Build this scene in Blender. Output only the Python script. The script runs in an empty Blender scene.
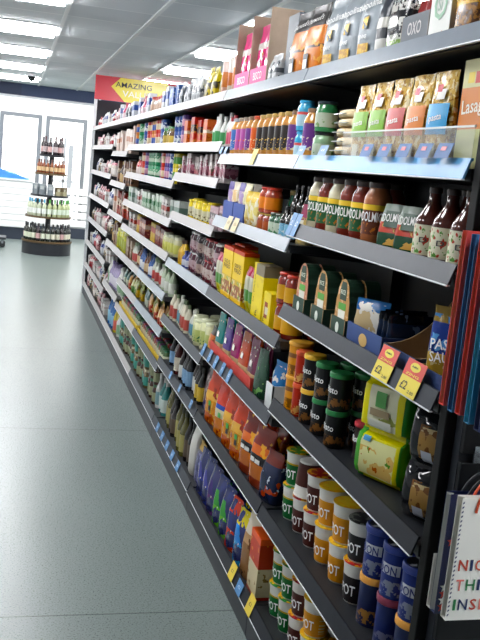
import bpy, bmesh, math, random
from math import sin, cos, pi, radians
from mathutils import Vector, Matrix, noise
random.seed(7)
SC = bpy.context.scene
COL = SC.collection
H = 1.78                       # eye height of the photographer
def lin(h):
    h = h.lstrip('#')
    return tuple(((v/12.92) if v <= .04045 else ((v+.055)/1.055)**2.4) for v in (int(h[i:i+2], 16)/255 for i in (0, 2, 4)))+(1,)

INK = .80
def ink(h):
    """printed ink: deeper and a little more saturated than the swatch it is named by"""
    c = lin(h)[:3]; g = .3*c[0]+.55*c[1]+.15*c[2]
    return tuple(max(0., (g+(x-g)*1.18)*INK) for x in c)+(1,)
# ------------------------------------------------------------------ materials
MATS = {}
def mat(hexc, rough=.5, metal=0., spec=.5, trans=0., alpha=1., emit=None, estr=0., vary=0., vscale=8., bump=0., coat=0.):
    key = (hexc, rough, metal, spec, trans, alpha, emit, estr, vary, vscale, bump, coat)
    if key in MATS: return MATS[key]
    m = bpy.data.materials.new('mat_'+hexc.strip('#')); m.use_nodes = True
    nt = m.node_tree; b = nt.nodes['Principled BSDF']
    b.inputs['Base Color'].default_value = lin(hexc); b.inputs['Roughness'].default_value = rough
    b.inputs['Metallic'].default_value = metal; b.inputs['Specular IOR Level'].default_value = spec
    b.inputs['Transmission Weight'].default_value = trans; b.inputs['Alpha'].default_value = alpha
    b.inputs['Coat Weight'].default_value = coat
    if emit:
        b.inputs['Emission Color'].default_value = lin(emit); b.inputs['Emission Strength'].default_value = estr
    if vary or bump:
        tc = nt.nodes.new('ShaderNodeTexCoord'); n = nt.nodes.new('ShaderNodeTexNoise')
        n.inputs['Scale'].default_value = vscale; n.inputs['Detail'].default_value = 5
        nt.links.new(tc.outputs['Object'], n.inputs['Vector'])
        if vary:
            r = nt.nodes.new('ShaderNodeValToRGB'); c = lin(hexc)
            r.color_ramp.elements[0].position = .3; r.color_ramp.elements[1].position = .7
            r.color_ramp.elements[0].color = tuple(x*(1-vary) for x in c[:3])+(1,)
            r.color_ramp.elements[1].color = tuple(min(1, x*(1+vary)) for x in c[:3])+(1,)
            nt.links.new(n.outputs['Fac'], r.inputs['Fac']); nt.links.new(r.outputs['Color'], b.inputs['Base Color'])
        if bump:
            bp = nt.nodes.new('ShaderNodeBump'); bp.inputs['Strength'].default_value = bump; bp.inputs['Distance'].default_value = .01
            nt.links.new(n.outputs['Fac'], bp.inputs['Height']); nt.links.new(bp.outputs['Normal'], b.inputs['Normal'])
    MATS[key] = m
    return m

def pack(h, bands, patches=(), blobs=(), rough=.35, seed=0, bump=0.):
    """printed packaging: colour bands by height, flat rectangles and printed food-like blotches, all in the object's own coordinates.
    bands [(top fraction, hex)], patches [(x0,x1,z0,z1,hex)] in metres, blobs [(hex, scale, threshold, z0, z1)]"""
    key = ('pack', INK, h, tuple(bands), tuple(patches), tuple(blobs), rough, seed, bump)
    if key in MATS: return MATS[key]
    m = bpy.data.materials.new('print_'+bands[0][1].strip('#')); m.use_nodes = True
    nt = m.node_tree; N = nt.nodes; L = nt.links; b = N['Principled BSDF']
    b.inputs['Roughness'].default_value = rough; b.inputs['Specular IOR Level'].default_value = .35
    tc = N.new('ShaderNodeTexCoord'); sp = N.new('ShaderNodeSeparateXYZ'); L.new(tc.outputs['Object'], sp.inputs[0])
    def math_(op, a, c):
        n = N.new('ShaderNodeMath'); n.operation = op
        for i, v in enumerate((a, c)):
            if hasattr(v, 'is_linked'): L.new(v, n.inputs[i])
            else: n.inputs[i].default_value = v
        return n.outputs[0]
    dz = math_('DIVIDE', sp.outputs['Z'], h)
    rp = N.new('ShaderNodeValToRGB'); rp.color_ramp.interpolation = 'CONSTANT'
    el = rp.color_ramp.elements
    while len(el) > 1: el.remove(el[-1])
    el[0].position = 0; el[0].color = ink(bands[0][1])
    for (p, _), (_, c) in zip(bands[:-1], bands[1:]):
        e = el.new(p); e.color = ink(c)
    L.new(dz, rp.inputs['Fac'])
    col = rp.outputs['Color']
    def over(col, mask, hexc):
        mx = N.new('ShaderNodeMix'); mx.data_type = 'RGBA'
        L.new(mask, mx.inputs['Factor']); L.new(col, mx.inputs['A']); mx.inputs['B'].default_value = ink(hexc)
        return mx.outputs['Result']
    for k, (hexc, sc, th, z0, z1) in enumerate(blobs):
        n = N.new('ShaderNodeTexNoise'); n.inputs['Scale'].default_value = sc; n.inputs['Detail'].default_value = 2
        n.noise_dimensions = '4D'; n.inputs['W'].default_value = seed*3.7+k*1.9
        L.new(tc.outputs['Object'], n.inputs['Vector'])
        k1 = math_('GREATER_THAN', n.outputs['Fac'], th)
        k2 = math_('MULTIPLY', math_('GREATER_THAN', sp.outputs['Z'], z0), math_('LESS_THAN', sp.outputs['Z'], z1))
        col = over(col, math_('MULTIPLY', k1, k2), hexc)
    for (x0, x1, z0, z1, hexc) in patches:
        a = math_('MULTIPLY', math_('GREATER_THAN', sp.outputs['X'], x0), math_('LESS_THAN', sp.outputs['X'], x1))
        c = math_('MULTIPLY', math_('GREATER_THAN', sp.outputs['Z'], z0), math_('LESS_THAN', sp.outputs['Z'], z1))
        col = over(col, math_('MULTIPLY', a, c), hexc)
    L.new(col, b.inputs['Base Color'])
    if bump:
        n = N.new('ShaderNodeTexNoise'); n.inputs['Scale'].default_value = 45; n.inputs['Detail'].default_value = 2
        L.new(tc.outputs['Object'], n.inputs['Vector'])
        bp = N.new('ShaderNodeBump'); bp.inputs['Strength'].default_value = bump; bp.inputs['Distance'].default_value = .006
        L.new(n.outputs['Fac'], bp.inputs['Height']); L.new(bp.outputs['Normal'], b.inputs['Normal'])
    MATS[key] = m
    return m

# ------------------------------------------------------------------ mesh helpers
def finish(bm, name, ms, smooth=False, recalc=True):
    if recalc: bmesh.ops.recalc_face_normals(bm, faces=bm.faces)
    me = bpy.data.meshes.new(name); bm.to_mesh(me); bm.free()
    for m in (ms if isinstance(ms, (list, tuple)) else [ms]): me.materials.append(m)
    if smooth:
        for p in me.polygons: p.use_smooth = True
        try: me.set_sharp_from_angle(angle=radians(38))
        except Exception: pass
    return me
def add_box(bm, x0, x1, y0, y1, z0, z1, mi=0, bev=0.):
    vs = [bm.verts.new((x, y, z)) for x in (x0, x1) for y in (y0, y1) for z in (z0, z1)]
    q = [(0, 1, 3, 2), (4, 6, 7, 5), (0, 4, 5, 1), (2, 3, 7, 6), (0, 2, 6, 4), (1, 5, 7, 3)]
    fs = []
    for f in q:
        fc = bm.faces.new([vs[i] for i in f]); fc.material_index = mi; fs.append(fc)
    if bev:
        es = list({e for f in fs for e in f.edges})
        r = bmesh.ops.bevel(bm, geom=es, offset=bev, segments=2, affect='EDGES', profile=.5)
        for f in r['faces']: f.material_index = mi
def box_mesh(name, dims, m, bev=0.):
    bm = bmesh.new(); add_box(bm, *dims, bev=bev); return finish(bm, name, m)
def prism_xz(bm, pts, y0, y1, mi=0):
    """extrude an outline given in (x,z) from y0 to y1"""
    a = [bm.verts.new((x, y0, z)) for x, z in pts]; b = [bm.verts.new((x, y1, z)) for x, z in pts]
    n = len(pts)
    for f in [a, b[::-1]]+[[a[i], b[i], b[(i+1) % n], a[(i+1) % n]] for i in range(n)]:
        bm.faces.new(f).material_index = mi
def lathe_mesh(name, prof, m, seg=24, caps=True, bands=None, a0=None, a1=None):
    """prof [(r,z)] turned about z; a0..a1 (degrees about the front, -y) for a partial band"""
    bm = bmesh.new(); rings = []
    full = a0 is None
    cnt = seg if full else seg+1
    for r, z in prof:
        ring = []
        for i in range(cnt):
            t = (2*pi*i/seg) if full else radians(a0+(a1-a0)*i/seg)
            ring.append(bm.verts.new((r*sin(t), -r*cos(t), z)))
        rings.append(ring)
    for k in range(len(rings)-1):
        for i in range(seg):
            j = (i+1) % seg if full else i+1
            f = bm.faces.new((rings[k][i], rings[k][j], rings[k+1][j], rings[k+1][i]))
            if bands: f.material_index = bands[k]
    if caps and full:
        bm.faces.new(rings[0]); f = bm.faces.new(rings[-1])
        if bands: f.material_index = bands[-1]
    return finish(bm, name, m, smooth=True)
def loft_pt(w, d, p, t):
    c, s = cos(t), sin(t)
    return (w/2*math.copysign(abs(c)**(2/p), c), d/2*math.copysign(abs(s)**(2/p), s))
def loft_mesh(name, secs, m, p=3., seg=20, crumple=0., seed=0):
    """secs [(z, width, depth)]: superellipse sections; soft bags and pouches"""
    bm = bmesh.new(); rings = []
    for z, w, d in secs:
        rings.append([bm.verts.new((*loft_pt(w, d, p, 2*pi*i/seg), z)) for i in range(seg)])
    for k in range(len(rings)-1):
        for i in range(seg):
            j = (i+1) % seg
            bm.faces.new((rings[k][i], rings[k][j], rings[k+1][j], rings[k+1][i]))
    bm.faces.new(rings[0]); bm.faces.new(rings[-1])
    if crumple:
        zmin = secs[0][0]
        for v in bm.verts:
            if v.co.z > zmin+.002:
                n = noise.noise_vector(v.co*38+Vector((seed*5.1, 0, 0)))
                v.co += Vector((n.x*.4, n.y, n.z*.25))*crumple
    return finish(bm, name, m, smooth=True)
def front_of(secs, x, z, p=3.):
    for (z0, w0, d0), (z1, w1, d1) in zip(secs[:-1], secs[1:]):
        if z0 <= z <= z1 or (z1, w1, d1) == secs[-1]:
            f = min(1, max(0, (z-z0)/max(1e-6, z1-z0))); w = w0+(w1-w0)*f; d = d0+(d1-d0)*f
            u = min(.97, abs(x)/(w/2)); return -d/2*(1-u**p)**(1/p)
    return 0
TXT = {}
def text_geo(s):
    if s in TXT: return TXT[s]
    cu = bpy.data.curves.new('lettering', 'FONT'); cu.body = s; cu.align_x = 'CENTER'; cu.align_y = 'CENTER'; cu.size = 1; cu.resolution_u = 2
    cu.offset = .012
    o = bpy.data.objects.new('lettering', cu); COL.objects.link(o)
    dg = bpy.context.evaluated_depsgraph_get(); me = o.evaluated_get(dg).to_mesh()
    vs = [v.co.copy() for v in me.vertices]; fs = [list(p.vertices) for p in me.polygons]
    xs = [v.x for v in vs]; ys = [v.y for v in vs]
    cx, cy = (min(xs)+max(xs))/2, (min(ys)+max(ys))/2; W, Hh = max(xs)-min(xs), max(ys)-min(ys)
    o.evaluated_get(dg).to_mesh_clear(); bpy.data.objects.remove(o); bpy.data.curves.remove(cu)
    TXT[s] = ([((v.x-cx)/W, (v.y-cy)/Hh) for v in vs], fs)
    return TXT[s]
def text_mesh(s, m, w, h, mapf, name='lettering', rot=0.):
    """text filling w x h, each vertex sent through mapf(x,z) -> (x,y,z)"""
    vs, fs = text_geo(s); bm = bmesh.new(); out = []
    for x, z in vs:
        x, z = x*w, z*h
        if rot: x, z = x*cos(rot)-z*sin(rot), x*sin(rot)+z*cos(rot)
        out.append(bm.verts.new(mapf(x, z)))
    for f in fs:
        try: bm.faces.new([out[i] for i in f])
        except ValueError: pass
    return finish(bm, name, m, recalc=False)
def flat_map(y, x0=0, z0=0): return lambda x, z: (x+x0, y, z+z0)
def round_map(r, z0=0, a0=0): return lambda x, z: ((r+.0008)*sin(x/r+radians(a0)), -(r+.0008)*cos(x/r+radians(a0)), z+z0)
def soft_map(secs, x0=0, z0=0, p=3., off=.0022): return lambda x, z: (x+x0, front_of(secs, x+x0, z+z0, p)-off, z+z0)
def patch_mesh(name, secs, m, x0, x1, z0, z1, p=3., off=.0015, n=6):
    """a printed label lying on the front of a soft pack"""
    bm = bmesh.new(); g = []
    for i in range(n+1):
        g.append([bm.verts.new((x0+(x1-x0)*j/n, front_of(secs, x0+(x1-x0)*j/n, z0+(z1-z0)*i/n, p)-off, z0+(z1-z0)*i/n)) for j in range(n+1)])
    for i in range(n):
        for j in range(n): bm.faces.new((g[i][j], g[i][j+1], g[i+1][j+1], g[i+1][j]))
    return finish(bm, name, m, smooth=True, recalc=False)

# ------------------------------------------------------------------ objects
def obj(name, me, parent=None, loc=(0, 0, 0), rz=0, label=None):
    o = bpy.data.objects.new(name, me); COL.objects.link(o)
    o.location = loc; o.rotation_euler = (0, 0, rz)
    if parent: o.parent = parent
    if label: o['label'] = label
    return o
def thing(name, label, cat, loc=(0, 0, 0), rz=0, group=None, me=None):
    o = obj(name, me, None, loc, rz)
    o['label'] = label; o['category'] = cat
    if group: o['group'] = group
    return o
def struct(name, me, loc=(0, 0, 0)):
    o = obj(name, me, None, loc); o['kind'] = 'structure'; return o

class Proto:
    def __init__(s, name, look, cat, w, d, h, parts):
        s.name, s.look, s.cat, s.w, s.d, s.h, s.parts = name, look, cat, w, d, h, parts
PLACED = []
def place(p, bay, shelf, x, y, z, turn=0., look=None):
    """one copy of a product and of each of its parts; its label is written once all of its row stands"""
    rz = radians(-90+turn)
    if len(p.parts) == 1:
        root = obj(p.name, p.parts[0][1], None, (x, y, z), rz)
    else:
        root = obj(p.name, None, None, (x, y, z), rz); root.empty_display_size = .05
        made = {}
        for part in p.parts:
            par = root
            if len(part) > 2 and part[2]: par = made[part[2]]
            made[part[0]] = obj(part[0], part[1], par, label=part[3] if len(part) > 3 else None)
    root['category'] = p.cat
    PLACED.append((root, look or p.look, bay, shelf, y, z, x))
    return root
ORD = ['zeroth', 'first', 'second', 'third', 'fourth', 'fifth', 'sixth', 'seventh', 'eighth', 'ninth', 'tenth', 'eleventh', 'twelfth', 'thirteenth',
       'fourteenth', 'fifteenth', 'sixteenth', 'seventeenth', 'eighteenth', 'nineteenth', 'twentieth', 'twenty-first', 'twenty-second', 'twenty-third', 'twenty-fourth']
def write_labels():
    rows = {}
    for it in PLACED: rows.setdefault((it[1], it[2], it[3]), []).append(it)
    for (look, bay, shelf), its in rows.items():
        its.sort(key=lambda t: (round(t[4], 3), -t[5], t[6]))
        nb = len(SHELF[bay])
        sh = 'top shelf' if shelf == 0 else 'bottom shelf' if shelf == nb-1 else ORD[shelf+1]+' shelf down'
        for k, t in enumerate(its):
            t[0]['label'] = (f'{ORD[k+1]} {look} from near end, {sh}, {ORD[bay+1]} bay' if len(its) > 1 else f'{look} on {sh}, {ORD[bay+1]} bay')
            if len(t[0]['label'].replace('-', ' ').replace(',', ' ').split()) > 15: t[0]['label'] = f'{ORD[k+1]} {look}, {sh}, {ORD[bay+1]} bay'
            if len(its) > 1: t[0]['group'] = f'{look} row, {sh}, {ORD[bay+1]} bay'
LAMP, SKY, EXPO = 20., 2.9, .72
# ------------------------------------------------------------------ the room
CEIL = 2.81
def floor_mat():
    m = bpy.data.materials.new('vinyl_floor'); m.use_nodes = True; nt = m.node_tree; N = nt.nodes; L = nt.links; b = N['Principled BSDF']
    tc = N.new('ShaderNodeTexCoord'); sp = N.new('ShaderNodeSeparateXYZ'); L.new(tc.outputs['Object'], sp.inputs[0])
    n1 = N.new('ShaderNodeTexNoise'); n1.inputs['Scale'].default_value = 140; n1.inputs['Detail'].default_value = 3
    n2 = N.new('ShaderNodeTexNoise'); n2.inputs['Scale'].default_value = 1.3; n2.inputs['Detail'].default_value = 5
    for n in (n1, n2): L.new(tc.outputs['Object'], n.inputs['Vector'])
    r1 = N.new('ShaderNodeValToRGB'); r1.color_ramp.elements[0].position = .3; r1.color_ramp.elements[1].position = .75
    r1.color_ramp.elements[0].color = lin('#646f6d'); r1.color_ramp.elements[1].color = lin('#808c8a')
    L.new(n1.outputs['Fac'], r1.inputs['Fac'])
    mx = N.new('ShaderNodeMix'); mx.data_type = 'RGBA'; mx.blend_type = 'MULTIPLY'; mx.inputs['Factor'].default_value = .35
    r2 = N.new('ShaderNodeValToRGB'); r2.color_ramp.elements[0].position = .35; r2.color_ramp.elements[1].position = .7
    r2.color_ramp.elements[0].color = (.8, .8, .8, 1)
    L.new(n2.outputs['Fac'], r2.inputs['Fac']); L.new(r1.outputs['Color'], mx.inputs['A']); L.new(r2.outputs['Color'], mx.inputs['B'])
    # welded seams between the sheets, every 2.44 m
    def M(op, a, c):
        n = N.new('ShaderNodeMath'); n.operation = op
        for i, v in enumerate((a, c)):
            if hasattr(v, 'is_linked'): L.new(v, n.inputs[i])
            else: n.inputs[i].default_value = v
        return n.outputs[0]
    wob = M('MULTIPLY', n2.outputs['Fac'], .012)
    yy = M('ADD', sp.outputs['Y'], wob)
    fr = M('FLOORED_MODULO', M('SUBTRACT', yy, 3.265), 2.44)
    seam = M('LESS_THAN', fr, .007)
    m2 = N.new('ShaderNodeMix'); m2.data_type = 'RGBA'; L.new(seam, m2.inputs['Factor']); L.new(mx.outputs['Result'], m2.inputs['A']); m2.inputs['B'].default_value = lin('#34413f')
    L.new(m2.outputs['Result'], b.inputs['Base Color'])
    rr = N.new('ShaderNodeMapRange'); rr.inputs['To Min'].default_value = .22; rr.inputs['To Max'].default_value = .36
    L.new(n1.outputs['Fac'], rr.inputs['Value']); L.new(rr.outputs['Result'], b.inputs['Roughness'])
    bp = N.new('ShaderNodeBump'); bp.inputs['Strength'].default_value = .12; bp.inputs['Distance'].default_value = .002
    L.new(n1.outputs['Fac'], bp.inputs['Height']); L.new(bp.outputs['Normal'], b.inputs['Normal'])
    return m
def ceiling_mat():
    m = bpy.data.materials.new('ceiling_tiles'); m.use_nodes = True; nt = m.node_tree; N = nt.nodes; L = nt.links; b = N['Principled BSDF']
    tc = N.new('ShaderNodeTexCoord'); sp = N.new('ShaderNodeSeparateXYZ'); L.new(tc.outputs['Object'], sp.inputs[0])
    def M(op, a, c):
        n = N.new('ShaderNodeMath'); n.operation = op
        for i, v in enumerate((a, c)):
            if hasattr(v, 'is_linked'): L.new(v, n.inputs[i])
            else: n.inputs[i].default_value = v
        return n.outputs[0]
    fy = M('FLOORED_MODULO', M('SUBTRACT', sp.outputs['Y'], 7.68), .6)
    line = M('LESS_THAN', fy, .02)
    n = N.new('ShaderNodeTexNoise'); n.inputs['Scale'].default_value = 60; L.new(tc.outputs['Object'], n.inputs['Vector'])
    # each tile has aged a little differently
    cx = M('FLOOR', M('DIVIDE', M('SUBTRACT', sp.outputs['X'], .315), .6), 0); cy = M('FLOOR', M('DIVIDE', M('SUBTRACT', sp.outputs['Y'], 7.69), .6), 0)
    cb = N.new('ShaderNodeCombineXYZ'); L.new(cx, cb.inputs[0]); L.new(cy, cb.inputs[1])
    wn = N.new('ShaderNodeTexWhiteNoise'); wn.noise_dimensions = '2D'; L.new(cb.outputs[0], wn.inputs['Vector'])
    mx = N.new('ShaderNodeMix'); mx.data_type = 'RGBA'; L.new(wn.outputs['Value'], mx.inputs['Factor'])
    mx.inputs['A'].default_value = lin('#d3d7db'); mx.inputs['B'].default_value = lin('#e0e3e6')
    m2 = N.new('ShaderNodeMix'); m2.data_type = 'RGBA'; L.new(line, m2.inputs['Factor']); L.new(mx.outputs['Result'], m2.inputs['A']); m2.inputs['B'].default_value = lin('#f4f5f6')
    L.new(m2.outputs['Result'], b.inputs['Base Color']); b.inputs['Roughness'].default_value = .8
    bp = N.new('ShaderNodeBump'); bp.inputs['Strength'].default_value = .1; bp.inputs['Distance'].default_value = .002
    L.new(n.outputs['Fac'], bp.inputs['Height']); L.new(bp.outputs['Normal'], b.inputs['Normal'])
    return m
XL, XR, YB, YF, YS = -4.0, 5.0, -3.5, 19.5, 14.8
struct('floor', box_mesh('floor', (XL, XR, YB, YF+.2, -.1, 0), floor_mat()))
struct('ceiling', box_mesh('ceiling', (XL, XR, YB, YS+.12, CEIL, CEIL+.1), ceiling_mat()))
wm = mat('#d9dadb', .7, vary=.04, vscale=2)
struct('wall_left', box_mesh('wall', (XL-.1, XL, YB, YF, 0, 4.0), wm))
struct('wall_right', box_mesh('wall', (XR, XR+.1, YB, YF, 0, 4.0), wm))
struct('wall_back', box_mesh('wall', (XL, XR, YB-.1, YB, 0, 4.0), wm))
# navy bulkhead where the low ceiling ends
struct('wall_bulkhead', box_mesh('wall', (XL, XR, YS, YS+.12, 2.625, 3.1), mat('#2f3e5e', .6, vary=.08, vscale=1.5)))
struct('trim_1', box_mesh('trim', (XL, XR, YS-.03, YS+.14, 2.595, 2.625), mat('#d5d8dc', .4)))
struct('trim_2', box_mesh('trim', (XL, .06, YS-.012, YS-.001, 2.63, CEIL-.002), mat('#27324e', .6)))
# added unseen open roof: bars only, letting daylight onto the shopfront wall
bm = bmesh.new()
for k in range(8): add_box(bm, XL+k*1.28, XL+k*1.28+.06, YS+.12, YF+.15, 3.1, 3.18)
struct('added_open_roof', finish(bm, 'bars', mat('#e4e6e8', .6)))
for i, k in enumerate(range(-6, 8)):
    x = .315+.6*k
    struct(f'trim_{i+3}', box_mesh('tee', (x-.014, x+.014, YB, YS-.03, CEIL-.012, CEIL-.0005), mat('#e9ebec', .45)))
# shopfront: white cladding with two glazed doors, each a grey surround, a white frame and a pane
white = mat('#f1f2f2', .45)
WZ0, WZ1 = .30, 2.48
wins = [(-.27, .48), (.67, 1.42), (-1.4, -.6), (1.75, 2.5), (-2.6, -1.8), (2.8, 3.6)]
def far_wall():
    bm = bmesh.new(); xs = sorted(wins); x = XL
    for a, b in xs:
        add_box(bm, x, a, YF, YF+.15, 0, 3.1); x = b
    add_box(bm, x, XR, YF, YF+.15, 0, 3.1)
    for a, b in xs:
        add_box(bm, a, b, YF, YF+.15, WZ1, 3.1); add_box(bm, a, b, YF, YF+.15, 0, WZ0)
    return finish(bm, 'wall', white)
struct('wall_far', far_wall())
glass = mat('#f4fbff', .03, alpha=.12)
grey = mat('#6f757b', .4); wf = mat('#c4c8cc', .35)
for n, (a, b) in enumerate(wins):
    bm = bmesh.new()
    for d in ((a-.05, a+.03, WZ0, WZ1+.06), (b-.03, b+.05, WZ0, WZ1+.06), (a+.0301, b-.0301, WZ1-.02, WZ1+.06)):
        add_box(bm, d[0], d[1], YF-.04, YF+.02, d[2], d[3])
    w = struct(f'window_{n+1}', finish(bm, 'surround', grey))
    bm = bmesh.new()
    for d in ((a+.07, a+.13, WZ0, WZ1-.08), (b-.13, b-.07, WZ0, WZ1-.08), (a+.1301, b-.1301, WZ1-.14, WZ1-.08), (a+.1301, b-.1301, 2.12, 2.17), (a+.1301, b-.1301, 1.18, 1.24)):
        add_box(bm, d[0], d[1], YF-.02, YF+.05, d[2], d[3])
    fr = obj('window_frame', finish(bm, 'frame', wf), w)
    if n == 1:
        bm = bmesh.new(); add_box(bm, 1.02, 1.06, YF-.02, YF+.04, WZ0, 2.12); add_box(bm, 1.12, 1.22, YF-.03, YF+.04, WZ0, 1.98)
        obj('door_stile', finish(bm, 'stile', mat('#9aa0a5', .4)), w)
    obj('window_pane', box_mesh('pane', (a+.08, b-.08, YF+.01, YF+.016, WZ0, WZ1-.09), glass), w)
struct('baseboard_far', box_mesh('baseboard', (XL, XR, YF-.05, YF-.001, 0, .22), mat('#27303f', .5)))
# ribs of the white cladding under the doors
for i in range(5):
    struct(f'trim_{30+i}', box_mesh('trim', (XL, XR, YF-.07, YF-.051, .26+i*.17, .26+i*.17+.14), white))
# outside: pale forecourt seen through the panes
struct('floor_forecourt', box_mesh('forecourt', (-12, 12, YF+.2, YF+25, -.15, -.05), mat('#c9cbc9', .8, vary=.1)))

# ------------------------------------------------------------------ ceiling lights (3 x 3 tile rhythm)
lamp = mat('#ffffff', .5, emit='#fdfdff', estr=LAMP)
met = mat('#e8eaec', .35)
def light_meshes():
    bm = bmesh.new()
    for d in ((0, .6, 0, .03), (0, .6, .57, .6), (0, .03, .03, .57), (.57, .6, .03, .57)): add_box(bm, d[0], d[1], d[2], d[3], -.012, -.001)
    fr = finish(bm, 'frame', met)
    di = [box_mesh('diffuser', (.035, .565, y0, y1, -.040, -.004), lamp, bev=.01) for y0, y1 in ((.045, .235), (.365, .555))]
    bm = bmesh.new(); prism_xz(bm, [(.04, -.004), (.30, -.030), (.56, -.004)], .25, .35); sp = finish(bm, 'spine', met)
    return fr, di, sp
LF, LD, LS = light_meshes()
rows_ = [2.29, 4.09, 5.89, 7.69, 9.49, 11.29, 13.09]
cols_ = [(-2.085, 'over the open floor beyond the aisle'), (-.285, 'over the aisle floor'), (1.515, 'over the shelving run'), (3.315, 'over the far side of the shelving')]
for cx_, where in cols_:
    rr_ = rows_ if cx_ < 1 else [-1.31, .49]+rows_  # unseen near rows added on the shelving side to light the gift bags
    for i, ry in enumerate(rr_):
        t = thing('ceiling_light', f'{ORD[len(rr_)-i]} square louvred ceiling light from the shopfront, {where}', 'ceiling light', (cx_, ry, CEIL), 0, 'square ceiling lights')
        obj('light_frame', LF, t)
        for d in LD: obj('diffuser', d, t)
        obj('reflector', LS, t)
t = thing('ceiling_camera', 'small black dome camera on the ceiling beside the aisle lights', 'security camera', (.17, 12.62, CEIL-.012))
obj('base_ring', lathe_mesh('ring', [(.07, 0), (.07, -.03), (.06, -.035)], mat('#dfe1e3', .4)), t)
obj('dome', lathe_mesh('dome', [(.055, -.0351), (.05, -.06), (.035, -.085), (.012, -.098)], mat('#15171b', .1)), t)

# ------------------------------------------------------------------ the shelving run: eight bays of 1.25 m
Y0, BAY, XF = 1.81, 1.25, .967
LIP = .047
DECK = .024                    # the deck lies below the top edge of its price rail
DE = [.34, .096, -.142, -.385, -.603, -.862, -1.10, -1.33, -1.665]
GH = [.345, .105, -.20, -.505, -.802, -1.107, -1.40, -1.665]
SHELF = [[.336, .034, -.206, -.503, -.862, -1.282, -1.675], [.336, .034, -.267, -.625, -.924, -1.275, -1.675],
         [.338, .092, -.088, -.329, -.625, -.987, -1.27, -1.668], DE, DE,
         [.345, .038, -.255, -.555, -.864, -1.288, -1.665], GH, GH]
SHELF = [[H+z for z in b] for b in SHELF]
XD0, XD1 = .988, 1.44
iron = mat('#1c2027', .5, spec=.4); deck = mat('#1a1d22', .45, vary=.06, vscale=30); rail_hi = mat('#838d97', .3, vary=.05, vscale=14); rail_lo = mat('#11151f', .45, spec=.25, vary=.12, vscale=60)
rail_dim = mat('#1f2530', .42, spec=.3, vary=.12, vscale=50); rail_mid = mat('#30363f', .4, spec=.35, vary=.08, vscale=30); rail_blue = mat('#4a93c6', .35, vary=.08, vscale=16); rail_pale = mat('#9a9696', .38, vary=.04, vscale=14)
whiteedge = mat('#e8ebee', .35)
def top_of(bay, i): return SHELF[bay][i]+DECK
def rail_for(b, i):  # rail greys step darker down and nearer: shade put into the colour
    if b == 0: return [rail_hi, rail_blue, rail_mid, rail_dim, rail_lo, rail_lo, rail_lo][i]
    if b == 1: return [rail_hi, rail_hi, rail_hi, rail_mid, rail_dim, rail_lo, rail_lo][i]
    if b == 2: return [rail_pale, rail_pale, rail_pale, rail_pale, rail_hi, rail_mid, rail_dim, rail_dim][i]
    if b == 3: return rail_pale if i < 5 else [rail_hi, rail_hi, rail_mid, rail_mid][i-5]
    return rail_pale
def bay_parts(b):
    y0, y1 = Y0+BAY*b, Y0+BAY*(b+1)
    t = thing('shelving_bay', f'black metal shelving bay with sloped price rails, {ORD[b+1]} along from the gift bags', 'shelving', (0, y0, 0), 0, 'shelving bays along the aisle')
    obj('back_panel', box_mesh('panel', (1.45, 1.47, .002, BAY-.002, .09, 2.19), iron), t)
    obj('kick_plate', box_mesh('plinth', (.974, .99, .003, BAY-.003, .0, .104), iron), t)
    bm = bmesh.new(); add_box(bm, 1.40, 1.45, 0.001, .03, 0, 2.19)
    obj('upright', finish(bm, 'upright', iron), t)
    for i, zb in enumerate(SHELF[b]):
        zt = zb+DECK
        bm = bmesh.new(); add_box(bm, XD0, XD1, .003, BAY-.003, zt-.028, zt)
        if i < len(SHELF[b])-1:
            for ye in (.004, BAY-.010):      # folded bracket at each end
                prism_xz(bm, [(.995, zt-.03), (1.44, zt-.055), (1.44, zt-.029), (.995, zt-.029)], ye, ye+.006)
        s = obj('shelf', finish(bm, 'shelf', deck), t)
        bm = bmesh.new()
        prism_xz(bm, [(XF, zb), (XF+.016, zb+LIP), (XF+.022, zb+LIP), (XF+.022, zb+LIP-.006), (XF+.018, zb+LIP-.008), (XF+.006, zb)], .004, BAY-.004)
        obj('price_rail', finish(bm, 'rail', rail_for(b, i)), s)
        obj('rail_edge', box_mesh('edge', (XF-.002, XF+.007, .004, BAY-.004, zb-.0035, zb-.0002), whiteedge), s)
    return t
for b in range(8): bay_parts(b)
# posts at the two ends
def perforated_post(y0, y1, top, name, label, face, x0=.962):
    t = thing(name, label, 'shelving end')
    obj('post', box_mesh('post', (x0, x0+.038, y0, y1, 0, top), face, bev=.003), t)
    obj('side_panel', box_mesh('panel', (x0+.0385, 1.47, y0+.010, y1-.010, .0, top-.02), iron), t)
    return t
perforated_post(1.770, 1.804, 2.2, 'end_frame', 'dark end frame between the gift bags and the first bay', mat('#050607', .6, spec=.2), .987)
ef = perforated_post(11.815, 11.86, 2.53, 'end_frame', 'tall grey end frame with punched holes at the shopfront end', mat('#dadde0', .35))
bm = bmesh.new()
for k in range(46): add_box(bm, 1.016, 1.046, 11.8255, 11.8268, .25+k*.05, .25+k*.05+.03)
obj('hole_pattern', finish(bm, 'holes', mat('#dfe3e6', .5)), ef)
# black slatted end display facing the entrance
t = thing('slatwall_display', 'black slatted end panel behind the hanging gift bags', 'display panel', (0, 0, 0))
bm = bmesh.new(); add_box(bm, 1.012, 2.0, 1.735, 1.765, 0, 2.2)
obj('backing', finish(bm, 'backing', iron), t)
slm = mat('#121417', .5, spec=.3)
z = .06
k = 0
while z < 2.12:
    obj('slat', box_mesh('slat', (1.012, 2.0, 1.719, 1.7345, z, z+.094), slm, bev=.003), t)
    z += .1145; k += 1
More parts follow.
